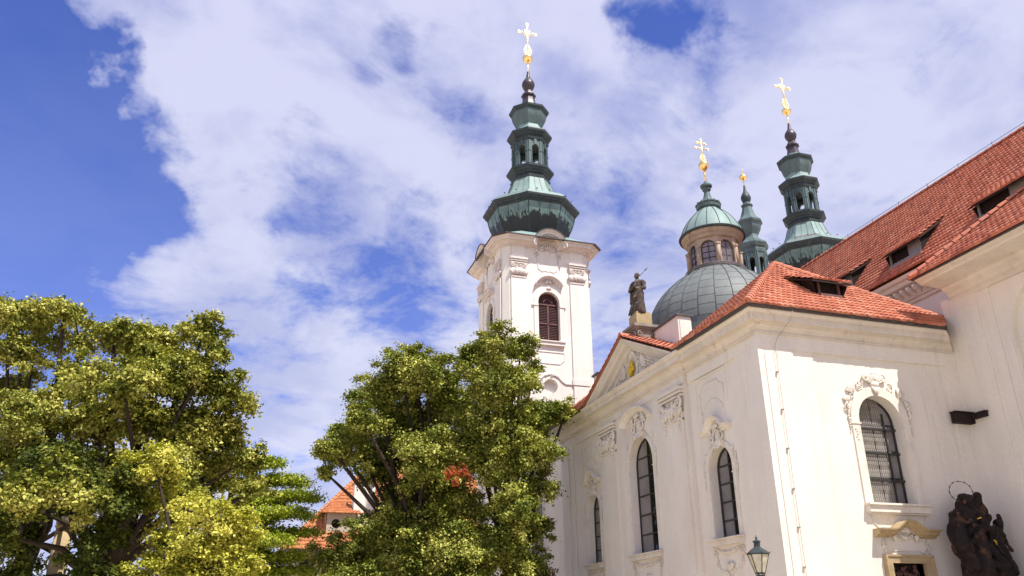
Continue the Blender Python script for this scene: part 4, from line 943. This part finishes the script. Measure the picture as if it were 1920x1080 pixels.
def robed(x, y, z, h, face=PI, arms=True):
    """shapes of a standing robed figure of height h, facing the given azimuth"""
    f = Vector((math.cos(face), math.sin(face), 0)); s = Vector((-f.y, f.x, 0)); o = Vector((x, y, z)); k = h/1.9
    def P(a, b, c): return o+(s*a+f*b+Vector((0, 0, c)))*k
    S_ = []
    S_ += [('c', P(0, 0, .1), P(0, .03, .95), .27*k, .20*k), ('c', P(.02, .03, .95), P(.0, .0, 1.38), .19*k, .21*k), ('c', P(-.2, 0, 1.42), P(.2, 0, 1.42), .12*k, .12*k), ('c', P(0, 0, 1.45), P(.0, .02, 1.62), .075*k, .07*k)]
    S_ += [('e', P(0, .05, 1.74), (.105*k, .105*k, .14*k)), ('e', P(0, .14, 1.69), (.05*k, .05*k, .07*k)), ('e', P(0, .0, 1.80), (.115*k, .115*k, .10*k)), ('e', P(0, .155, 1.74), (.02*k, .03*k, .03*k))]
    S_ += [('c', P(.13, .10, .9), P(.16, .22, .08), .16*k, .17*k), ('c', P(-.12, .02, .9), P(-.18, .0, .05), .17*k, .19*k), ('c', P(.15, .18, .55), P(.15, .2, .03), .12*k, .14*k)]
    for a in (-.24, -.12, .02, .16, .27): S_.append(('c', P(a*.7, .16, 1.0), P(a*1.1, .25-abs(a)*.4, .03), .035*k, .06*k))
    if arms:
        S_ += [('c', P(.28, 0, 1.38), P(.34, .10, 1.08), .095*k, .08*k), ('c', P(.34, .10, 1.08), P(.05, .27, 1.12), .075*k, .055*k), ('c', P(-.28, 0, 1.38), P(-.34, .10, 1.1), .095*k, .08*k), ('c', P(-.34, .10, 1.1), P(-.06, .28, 1.18), .075*k, .055*k)]
        S_ += [('c', P(-.3, -.05, 1.4), P(-.34, -.02, .6), .10*k, .09*k), ('c', P(.3, .1, 1.12), P(.05, .26, .85), .06*k, .10*k), ('c', P(.05, .26, .85), P(-.3, .1, .55), .09*k, .08*k)]
        for q, (a, b) in enumerate(((-.07, .02), (-.05, .0), (-.03, -.01), (-.01, -.02))): S_.append(('c', P(a, .30, 1.19+b), P(a+.07, .31, 1.24+b), .012*k, .010*k))
    return S_, P
SX, SY, SZ = .38, 8.5, 14.16
RS = thing('roof_statue', 'weathered stone robed saint on pedestal at the gable peak, pen beside its head', 'statue', (SX, SY, 13))
sh, P = robed(SX, SY, SZ, 1.98, math.radians(215))
rq = random.Random(9)
for i in range(15):
    a = -.30+.6*i/14; sh.append(('c', P(a*.55+.05, .20-abs(a)*.2, 1.0-rq.random()*.12), P(a*1.15-.06+rq.uniform(-.05, .05), .30-abs(a)*.45, .04), .018, .038))
for i in range(5): sh.append(('c', P(.28-.02*i, .12, 1.15-.10*i), P(-.26+.03*i, .20, .86-.14*i), .03, .035))
body = sculpt('figure', sh, .02, M['stone_dark'], RS, .012, 7, .0, 14)
mb = MB(); tube(mb, [P(.12, .02, 1.72), P(.42, -.1, 2.02)], .016, 5); tube(mb, [P(.34, -.07, 1.95), P(.48, -.1, 2.06)], [.035, .01], 5); mb.build('pen', M['stone_dark'], RS)
mb = MB(); mb.box(SX-.36, SX+.36, SY-.36, SY+.36, 13.62, 14.1); mb.box(SX-.32, SX+.32, SY-.32, SY+.32, 14.1, 14.2); mb.build('plinth', M['sandstone'], RS)
mb = MB()
mb.box(SX-.44, SX+.44, SY-.44, SY+.44, 12.9, 13.30); mb.box(SX-.60, SX+.60, SY-.60, SY+.60, 13.44, 13.56); mb.box(SX-.53, SX+.53, SY-.53, SY+.53, 13.36, 13.44); mb.box(SX-.48, SX+.48, SY-.48, SY+.48, 13.30, 13.36); mb.box(SX-.42, SX+.42, SY-.42, SY+.42, 13.56, 13.62)
for s in (-1, 1): volute(mb, Fr((SX-.44, SY, 0), (0, 1, 0), (-1, 0, 0)), s*.3, 13.12, .14, s, 1, .05, 1.3, .3); volute(mb, Fr((SX, SY-.44, 0), (1, 0, 0), (0, -1, 0)), s*.3, 13.12, .14, s, 1, .05, 1.3, .3)
mb.build('pedestal', M['stone_dark'], RS)

# dark sculpture group on the wall
WS = thing('saint_sculpture', 'dark brown wooden saint with ring halo and two cherubs against the church wall', 'statue', (6.15, -.9, 0))
sh, P = robed(5.95, -.95, 3.05, 2.42, math.radians(235))
E_ = [('e', (6.35, -.7, 4.9), (.48, .3, .6)), ('e', (6.0, -.75, 4.3), (.62, .4, .6)), ('e', (6.4, -.7, 3.7), (.72, .42, .7)), ('e', (6.55, -.7, 3.0), (.8, .45, .5)), ('e', (5.75, -.85, 3.9), (.42, .3, .5)),
      ('c', (5.6, -1.0, 4.6), (5.45, -1.05, 3.9), .18, .22), ('c', (5.5, -1.05, 4.0), (5.75, -1.15, 3.3), .2, .2), ('c', (6.3, -.9, 5.0), (6.65, -.9, 5.38), .10, .08),
      ('c', (6.3, -.95, 4.6), (6.75, -1.05, 4.3), .16, .15), ('e', (6.65, -.85, 5.42), (.13, .12, .14)), ('c', (6.62, -.8, 5.3), (6.72, -.7, 4.7), .16, .2),
      ('e', (7.12, -.95, 4.53), (.15, .15, .17)), ('e', (7.14, -.93, 4.62), (.17, .16, .11)), ('c', (7.08, -.9, 4.38), (6.95, -.9, 3.9), .15, .2), ('c', (7.15, -.9, 4.3), (7.35, -1.0, 3.8), .08, .07), ('c', (6.95, -.9, 4.35), (6.7, -1.1, 4.1), .08, .06),
      ('c', (7.0, -.9, 3.9), (7.3, -1.0, 3.2), .16, .12), ('c', (6.3, -1.1, 3.9), (6.8, -1.15, 3.3), .13, .16), ('c', (6.0, -1.2, 3.6), (6.9, -1.1, 3.05), .11, .13), ('c', (6.85, -.7, 5.2), (7.02, -.7, 4.9), .1, .08), ('c', (5.85, -1.0, 3.2), (7.2, -.95, 2.85), .2, .22)]
rg = random.Random(4)
for _ in range(60):
    a = rg.uniform(5.5, 7.2); z = rg.uniform(2.9, 4.9); E_.append(('c', (a, -1.08+abs(a-6.3)*.12, z), (a+rg.uniform(-.25, .25), -1.12+abs(a-6.3)*.12, z-rg.uniform(.2, .5)), rg.uniform(.03, .07), rg.uniform(.03, .08)))
sculpt('figure', sh+E_, .026, M['statue_brown'], WS, .022, 5, .016, 16)
mb = MB(); hc = Vector((5.88, -1.0, 5.50)); hr = .33
n_ = Vector((.45, .85, -.2)).normalized(); u_ = n_.cross(Vector((0, 0, 1))).normalized(); v_ = u_.cross(n_)
tube(mb, [hc+(u_*math.cos(t*PI/16)+v_*math.sin(t*PI/16))*hr for t in range(33)], .010, 4)
for t in range(12): blob(mb, hc+(u_*math.cos(t*PI/6)+v_*math.sin(t*PI/6))*hr, .026, 5, 4)
mb.build('halo', M['gutter'], WS)
mb = MB(); tube(mb, [(5.98, -1.28, 4.66), (6.1, -1.3, 4.70), (6.2, -1.26, 4.68)], [.012, .022, .012], 5); tube(mb, [(6.52, -1.2, 4.08), (6.57, -1.22, 4.02), (6.60, -1.2, 3.93)], [.02, .03, .012], 5); mb.build('gilding', M['gold_leaf'], WS)
mb = MB(); mb.box(5.6, 7.5, -1.5, -.3, 2.55, 2.7); mb.box(5.75, 7.35, -1.4, -.3, 0, 2.55); mb.box(5.65, 7.45, -1.45, -.3, 0, .35); mb.build('pedestal', M['stone_dark'], WS)

# street lamp
LX, LY = -3.98, -4.55
SLm = thing('street_lamp', 'old six-sided iron gas lantern on a post before the chapel corner', 'street lamp', (LX, LY, 0))
mb = MB(); lathe(mb, LX, LY, [(.2, 0), (.2, .12), (.13, .2), (.12, .7), (.15, .75), (.09, .85), (.07, 1.4), (.055, 2.45), (.08, 2.5), (.05, 2.55), (.045, 2.66), (.09, 2.72), (.10, 2.76)], 12, 0, False)
mb.build('post', M['iron'], SLm)
zb, zt_ = 2.80, 3.20; rb_, rt_ = .105, .235
fr_ = MB(); gl = MB()
V = [[(LX+r*math.cos(k*PI/3+.3), LY+r*math.sin(k*PI/3+.3), z) for k in range(6)] for r, z in ((rb_, zb), (rt_, zt_))]
for k in range(6):
    j = (k+1) % 6; tube(fr_, [V[0][k], V[1][k]], .012, 4); tube(fr_, [V[0][k], V[0][j]], .014, 4); tube(fr_, [V[1][k], V[1][j]], .016, 4)
    gl.add([V[0][k], V[0][j], V[1][j], V[1][k]], [(0, 1, 2, 3)]); tube(fr_, [V[1][k], (V[1][k][0]*1.0+(V[1][k][0]-LX)*.18, V[1][k][1]+(V[1][k][1]-LY)*.18, zt_+.05)], [.012, .006], 4)
    tube(fr_, [(LX+.06*math.cos(k*PI/3+.3), LY+.06*math.sin(k*PI/3+.3), 2.70), V[0][k]], .010, 4)
fr_.build('lantern_frame', M['iron'], SLm)
gl.build('glass', M['glass_lamp'], SLm)
mb = MB(); lathe(mb, LX, LY, [(.05, 2.79), (rb_, 2.80), (.03, 2.81)], 6, .3); mb.build('lantern_floor', M['iron'], SLm)
mb = MB(); lathe(mb, LX, LY, [(rt_+.025, zt_), (rt_+.02, zt_+.02), (.17, zt_+.085), (.085, zt_+.14), (.07, zt_+.16), (.07, zt_+.25), (.09, zt_+.26), (.09, zt_+.28), (.03, zt_+.31), (.02, zt_+.33)], 6, .3); blob(mb, (LX, LY, zt_+.35), .028, 6, 5); tube(mb, [(LX, LY, zt_+.36), (LX, LY, zt_+.42)], [.012, .004], 4); mb.build('lantern_cap', M['copper_dark'], SLm)

# column among the left trees
cp = at(104, 1080, 26); KX, KY = cp.x, cp.y
KC = thing('stone_column', 'sunlit tan stone column rising into the left trees with dark capital', 'column', (KX, KY, 0))
mb = MB(); lathe(mb, KX, KY, [(.27, 1.6), (.26, 2.2), (.21, 4.40)], 20, 0, True); lathe(mb, KX, KY, [(.22, 4.36), (.25, 4.40), (.24, 4.44)], 20, 0, True); mb.build('shaft', M['sandstone'], KC)
mb = MB(); mb.box(KX-.5, KX+.5, KY-.5, KY+.5, 0, 1.4); mb.box(KX-.58, KX+.58, KY-.58, KY+.58, 1.4, 1.6); mb.box(KX-.6, KX+.6, KY-.6, KY+.6, 0, .25); mb.build('base', M['sandstone'], KC)
mb = MB(); lathe(mb, KX, KY, [(.24, 4.44), (.22, 4.8), (.25, 4.84), (.34, 5.0)], 16, 0); mb.box(KX-.33, KX+.33, KY-.33, KY+.33, 5.0, 5.08)
mb.build('capital', M['stone_dark'], KC)
# small dark statue head seen between middle tree and chapel
bp_ = at(1038, 1080, 33)
BS = thing('garden_statue', 'small dark statue peeking up at lower edge left of the chapel corner', 'statue', (bp_.x, bp_.y, 0))
sh, P = robed(bp_.x, bp_.y, bp_.z+.28-1.5, 1.5, math.radians(250)); sculpt('figure', sh, .035, M['statue_brown'], BS, .015, 6)
mb = MB(); lathe(mb, bp_.x, bp_.y, [(.45, 0), (.45, .3), (.3, .4), (.28, bp_.z-1.5), (.38, bp_.z-1.35), (.38, bp_.z-1.2)], 8); mb.build('pedestal', M['statue_brown'], BS)

# ================================================================== far house
h0 = at(528, 1029, 62); HX, HY, HZ = h0.x, h0.y, h0.z
HS = thing('house', 'old house with orange hipped roof, round-windowed dormer and white chimney behind trees', 'house', (HX+6, HY+5, 0))
mb = MB(); mb.box(HX+.4, HX+15, HY+.4, HY+11, 0, HZ); 
mb.build('wall', M['houseplaster'], HS)
ap = (HX+5.8, HY+5.8, HZ+6.2)
rh = tiles('roof', M['tile_far'], [[(HX, HY, HZ), (HX+16, HY, HZ), (HX+16, HY+5.8, HZ+6.2), ap], [(HX, HY+11.6, HZ), (HX, HY, HZ), ap]], HS, W_=.26, R_=.4)
mb = MB(); ridge(mb, (HX, HY, HZ+.05), (ap[0], ap[1], ap[2]+.05), .16, .4); mb.build('ridge_tiles', M['tile_far'], rh)
mb = MB(); mb.box(HX-.05, HX+16, HY-.12, HY+.05, HZ-.22, HZ-.02); mb.build('eave', M['gutter'], HS)
for a in (1.3, 3.6, 6):
    mb = MB(); mb.box(HX+a, HX+a+1.0, HY+.36, HY+.4, HZ-2.4, HZ-.6); w_ = mb.build('window', M['glass_dark'], HS)
# dormer with round window
FH = Fr((HX, HY+1.2, 0), (1, 0, 0), (0, -1, 0)); dz = HZ+1.0
mb = MB(); sheet(mb, FH, [(3.0, dz), (5.2, dz), (5.2, dz+1.7), (3.0, dz+1.7)], [circ(3.75, dz+.95, .34)], 0, .3); mb.box(HX+3.0, HX+3.05, HY+1.2, HY+3.6, dz, dz+1.7); mb.box(HX+5.15, HX+5.2, HY+1.2, HY+3.6, dz, dz+1.7)
dw = mb.build('dormer_wall', M['houseplaster'], HS)
mb = MB(); mb.add([FH.p(x, z, -.25) for x, z in circ(3.75, dz+.95, .36)], [tuple(range(20))]); mb.build('round_window', M['glass_dark'], dw)
tiles('dormer_roof', M['tile_far'], [[(HX+2.6, HY+.8, dz+1.65), (HX+5.6, HY+.8, dz+1.65), (HX+4.4, HY+3.8, dz+3.0), (HX+3.8, HY+3.8, dz+3.0)], [(HX+2.6, HY+4.5, dz+1.65), (HX+2.6, HY+.8, dz+1.65), (HX+3.8, HY+3.8, dz+3.0)]], HS, W_=.26, R_=.4)
q = at(683, 945, 64)
mb = MB(); mb.box(q.x-.75, q.x+.75, q.y, q.y+.9, q.z-2, q.z+1.45); mb.box(q.x-.78, q.x-.62, q.y-.04, q.y+.94, q.z-2, q.z+1.45); ck = mb.build('chimney', M['plaster'], HS)
mb = MB(); mb.box(q.x-.85, q.x+.85, q.y-.1, q.y+1.0, q.z+1.45, q.z+1.56); mb.build('chimney_cap', M['sandstone'], ck)
q2 = at(712, 925, 68)
U = thing('neighbour_house', 'upper orange roofed house partly hidden behind the middle trees', 'house', (q2.x+4, q2.y+3, 0))
mb = MB(); mb.box(q2.x, q2.x+9, q2.y+.3, q2.y+7, 0, q2.z+.4); mb.build('wall', M['houseplaster'], U)
tiles('roof', M['tile_far'], [[(q2.x-.5, q2.y, q2.z+.5), (q2.x+9.5, q2.y, q2.z+.5), (q2.x+6, q2.y+3.6, q2.z+3.8), (q2.x+3, q2.y+3.6, q2.z+3.8)], [(q2.x-.5, q2.y+7.2, q2.z+.5), (q2.x-.5, q2.y, q2.z+.5), (q2.x+3, q2.y+3.6, q2.z+3.8)]], U, W_=.26, R_=.4)
# ================================================================== trees
def leaves(name, C_, N_, size, material, parent, seed):
    """C_ leaf centres, N_ facing directions: one small folded leaf pair each"""
    rs = np.random.RandomState(seed); n = len(C_)
    N_ = N_/np.linalg.norm(N_, axis=1, keepdims=True)
    r = rs.normal(size=(n, 3)); t = np.cross(N_, r); t /= np.linalg.norm(t, axis=1, keepdims=True); b = np.cross(N_, t)
    s = size*rs.uniform(.55, 1.25, (n, 1)); w_ = .36*s
    v = np.empty((n, 4, 3)); fold = N_*s*.14
    v[:, 0] = C_-t*s*.5; v[:, 1] = C_+b*w_+fold-t*s*.05; v[:, 2] = C_+t*s*.5-fold; v[:, 3] = C_-b*w_+fold-t*s*.05
    o = np.zeros(3); p = parent
    while p is not None: o += np.array(p.location); p = p.parent
    v -= o
    me = bpy.data.meshes.new(name); me.vertices.add(4*n); me.loops.add(4*n); me.polygons.add(n)
    me.vertices.foreach_set('co', v.reshape(-1).astype(np.float32)); me.loops.foreach_set('vertex_index', np.arange(4*n, dtype=np.int32))
    me.polygons.foreach_set('loop_start', np.arange(0, 4*n, 4, dtype=np.int32)); me.polygons.foreach_set('loop_total', np.full(n, 4, dtype=np.int32))
    me.update(calc_edges=True); me.materials.append(material)
    ob = bpy.data.objects.new(name, me); COL.objects.link(ob); ob.parent = parent; return ob
def crown_points(lobes, rs, dens, leaf):
    CC = []; NN = []; tw = []; up = np.array([0, 0, 1.])
    for (c, r) in lobes:
        c = np.array(c); ns = max(8, int(17*dens*(r/1.0)**1.2)); ax = rs.uniform(.75, 1.25, 3)*np.array([1, 1, .92])
        for i in range(ns):
            k = (i+.5)/ns; ph = np.arccos(1-1.8*k)+rs.uniform(-.25, .25); th = 2.39996*i+rs.uniform(-.7, .7)
            d = np.array([np.sin(ph)*np.cos(th), np.sin(ph)*np.sin(th), np.cos(ph)])
            rad = r*rs.uniform(.35, 1.12); sc_ = c+d*rad*ax; sr = r*rs.choice([.18, .26, .34, .46], p=[.25, .3, .3, .15])*rs.uniform(.85, 1.2)
            tw.append((c, sc_))
            # sprays: short leafy twigs radiating from the clump centre, drooping at the tip
            nsp = int(9+16*sr/.5); 
            for q in range(nsp):
                v = rs.normal(size=3); v /= np.linalg.norm(v); v = v*.9+d*.45; v[2] = v[2]*.62+.10; v /= np.linalg.norm(v)
                L = sr*rs.uniform(.55, 1.45); m_ = max(5, int(L/leaf*5.2*dens))
                t = rs.uniform(.12, 1, m_)[:, None]**.8
                P_ = sc_+v*L*t-up*(t**2*L*.22)+rs.normal(size=(m_, 3))*np.array([1, 1, .55])*(leaf*.55+.10*L)
                CC.append(P_); NN.append(up*.62+v*.25+d*.2+rs.normal(size=(m_, 3))*.40)
            ni = int(nsp*5); CC.append(c+(d*rad*rs.uniform(.05, .85, (ni, 1)))+rs.normal(size=(ni, 3))*.55*sr); NN.append(rs.normal(size=(ni, 3))+up*.3)
    return np.concatenate(CC), np.concatenate(NN), tw
def tree(name, label, lobes_px, base, dist0, leaf, dens, mt, seed, trunk_r=.32, group=None, jit=2.2, lean=None):
    rs = np.random.RandomState(seed); lobes = []
    for L in lobes_px:
        dd = dist0+(L[3] if len(L) > 3 else rs.uniform(-jit, jit)); c = at(L[0], L[1], dd); rr = L[2]*dd/1545*1.08; lobes.append((c, rr))
    b = at(base, 1100, dist0); T = thing(name, label, 'tree', (b.x, b.y, 0), group)
    CC, NN, tw = crown_points(lobes, rs, dens, leaf)
    leaves('crown', CC, NN, leaf, mt, T, seed); print('leaves', len(CC))
    mb = MB(); zc = np.mean([l[0].z for l in lobes]); fork = Vector((b.x, b.y, max(2.4, zc*.42)))
    tube(mb, [(b.x, b.y, 0), (b.x+.03, b.y, .3), (b.x, b.y, 1.2), fork], [trunk_r*1.5, trunk_r*1.15, trunk_r, trunk_r*.85], 10)
    for (c, r) in lobes:
        mid = fork.lerp(c, .5)+Vector((rs.uniform(-.4, .4), rs.uniform(-.4, .4), rs.uniform(.1, .7))); r0 = trunk_r*rs.uniform(.32, .5)
        tube(mb, [fork, fork.lerp(mid, .5)+Vector((0, 0, .2)), mid, c.lerp(mid, .3), c], [r0, r0*.8, r0*.6, r0*.42, r0*.25], 6)
    for i, (c, s_) in enumerate(tw):
        if i % 2: continue
        c = Vector(c); s_ = Vector(s_); tube(mb, [c, c.lerp(s_, .5)+Vector((0, 0, -.08)), s_.lerp(c, -.1)], [.045, .03, .012], 4, False)
    mb.build('trunk', M['bark'], T)
    return T
G1 = 'linden trees in the courtyard'
tree('linden_tree', 'tall yellow-green linden at the far left edge, behind the tan column', [(15, 600, 38), (75, 605, 38), (120, 590, 36), (40, 665, 42), (150, 640, 34), (20, 745, 50), (75, 770, 48), (130, 700, 32), (10, 850, 55), (90, 850, 52), (20, 960, 55), (60, 900, 40), (160, 740, 30), (85, 915, 36, -7.5), (140, 925, 34, -7.5), (30, 930, 34, -7.5), (110, 880, 34, -7), (60, 960, 20, -7), (160, 965, 20, -7)], 40, 31, .115, 1.08, M['leaf'], 3, .34, G1)
tree('linden_tree', 'broad sunlit linden left of centre reaching furthest right of the left trees', [(215, 632, 40), (262, 640, 42), (318, 645, 42), (385, 622, 34), (405, 655, 30), (230, 715, 50), (300, 710, 52), (368, 715, 50), (430, 740, 42), (180, 790, 52), (260, 790, 55), (340, 800, 58), (415, 815, 50), (455, 865, 40), (170, 865, 42), (240, 880, 42), (320, 885, 48), (400, 895, 44), (470, 925, 28), (345, 945, 35)], 215, 30, .135, 1.0, M['leaf'], 8, .36, G1)
tree('linden_tree', 'low bright yellow linden in front of the left trees at lower edge', [(290, 870, 42), (310, 930, 30), (325, 990, 52), (390, 965, 46), (440, 990, 40), (300, 1050, 44), (360, 1055, 62), (440, 1060, 48), (300, 1130, 70), (420, 1140, 70)], 340, 24, .10, 1.05, M['leaf_yellow'], 14, .2, G1, 1.2)
tree('linden_tree', 'linden with shade painted into its leaves, filling the lower left corner', [(-20, 1000, 50), (20, 930, 40), (50, 1010, 36), (165, 1060, 34), (195, 1000, 44), (215, 930, 44), (10, 1090, 60), (160, 890, 38), (110, 860, 36), (190, 1100, 50), (250, 880, 30), (60, 880, 36), (130, 950, 20)], 200, 26.5, .12, .85, M['leaf_shade'], 21, .3, G1)
tree('linden_tree', 'large linden in the middle, left of the white tower', [(752, 690, 42), (775, 665, 26), (710, 745, 46), (800, 715, 50), (660, 815, 38), (620, 840, 30), (680, 790, 38), (755, 790, 55), (836, 775, 55), (835, 715, 34), (720, 855, 48), (648, 852, 36), (800, 860, 60), (612, 888, 18), (870, 850, 55), (760, 925, 48), (712, 885, 30), (850, 940, 58), (740, 985, 46), (690, 1010, 40), (640, 1050, 42), (800, 1020, 62), (720, 1070, 60), (880, 1030, 58), (850, 1110, 70), (660, 1120, 60)], 800, 38.5, .135, 1.05, M['leaf_mid'], 33, .4, G1)
tree('linden_tree', 'darker linden between white tower and chapel corner, overlapping the tower base', [(885, 668, 36), (925, 648, 38), (975, 652, 32), (915, 715, 48), (965, 720, 46), (1000, 690, 22), (940, 790, 55), (1000, 785, 42), (1035, 775, 30), (1062, 772, 20), (890, 800, 40), (985, 850, 48), (1030, 850, 26), (940, 880, 48), (1000, 915, 36), (960, 960, 46), (1010, 990, 30), (930, 1030, 44), (990, 1060, 36), (960, 1120, 50)], 950, 37.5, .135, 1.0, M['leaf_mid'], 41, .34, G1)
# added red leaf clump standing in for a red roof glimpsed through the crown
T_ = [o for o in bpy.data.objects if o.get('label', '').startswith('large linden')][0]
rs = np.random.RandomState(2); PC = []; PN = []
for (ax_, ay_, q) in ((842, 888, .24), (866, 884, .26), (856, 902, .2), (880, 892, .14), (850, 878, .12)):
    n = int(1500*q*q); d_ = rs.normal(size=(n, 3)); PC.append(np.array(at(ax_, ay_, 34.0))+d_*q*.5*np.array([1, .6, .8])); PN.append(d_*.5+np.array([0, -.7, .4]))
leaves('roof_glimpse_clump', np.concatenate(PC), np.concatenate(PN), .15, M['leaf_red'], T_, 5)
# larch behind
def larch(label, px0, dist, spec, seed):
    b = at(px0, 1000, dist); T = thing('larch_tree', label, 'tree', (b.x, b.y, 0)); rs = np.random.RandomState(seed)
    mb = MB(); top = at(px0, 800, dist); tube(mb, [(b.x, b.y, 0), (b.x, b.y, top.z*.5), (b.x, b.y, top.z)], [.3, .2, .05], 8); CC = []; NN = []
    for (ex, ey, dd) in spec:
        e_ = at(ex, ey, dist+dd); s_ = Vector((b.x, b.y, max(1., e_.z-.6+(b.x-e_.x)*.02))); n = 14; pts = []
        for i in range(n+1):
            t = i/n; p = s_.lerp(e_, t)+Vector((0, 0, .35*math.sin(t*PI)*.8)); pts.append(p)
        tube(mb, pts, [.07*(1-.8*i/n) for i in range(n+1)], 5)
        Ln = (e_-s_).length
        for i in range(2, n+1):
            for _ in range(6):
                w_ = .55*(1-.55*i/n)+.12; q = np.array(pts[i])+rs.normal(size=3)*np.array([w_*.55, w_*.8, .10]); m_ = 62
                CC.append(q+rs.normal(size=(m_, 3))*np.array([.26, .26, .085])); NN.append(rs.normal(size=(m_, 3))*.6+np.array([0, 0, .8]))
    leaves('crown', np.concatenate(CC), np.concatenate(NN), .13, M['leaf_larch'], T, seed); mb.build('trunk', M['bark'], T)
larch('bright green larch with level layered branches reaching out over open sky', 425, 40, [(585, 932, 0), (560, 905, 1), (515, 868, 0), (572, 962, -1), (520, 940, 1), (575, 1000, 0), (500, 975, 1), (530, 1012, -2), (560, 1045, 0), (585, 1072, 1), (480, 1040, 0), (490, 1010, 1), (510, 1080, 0)], 9)
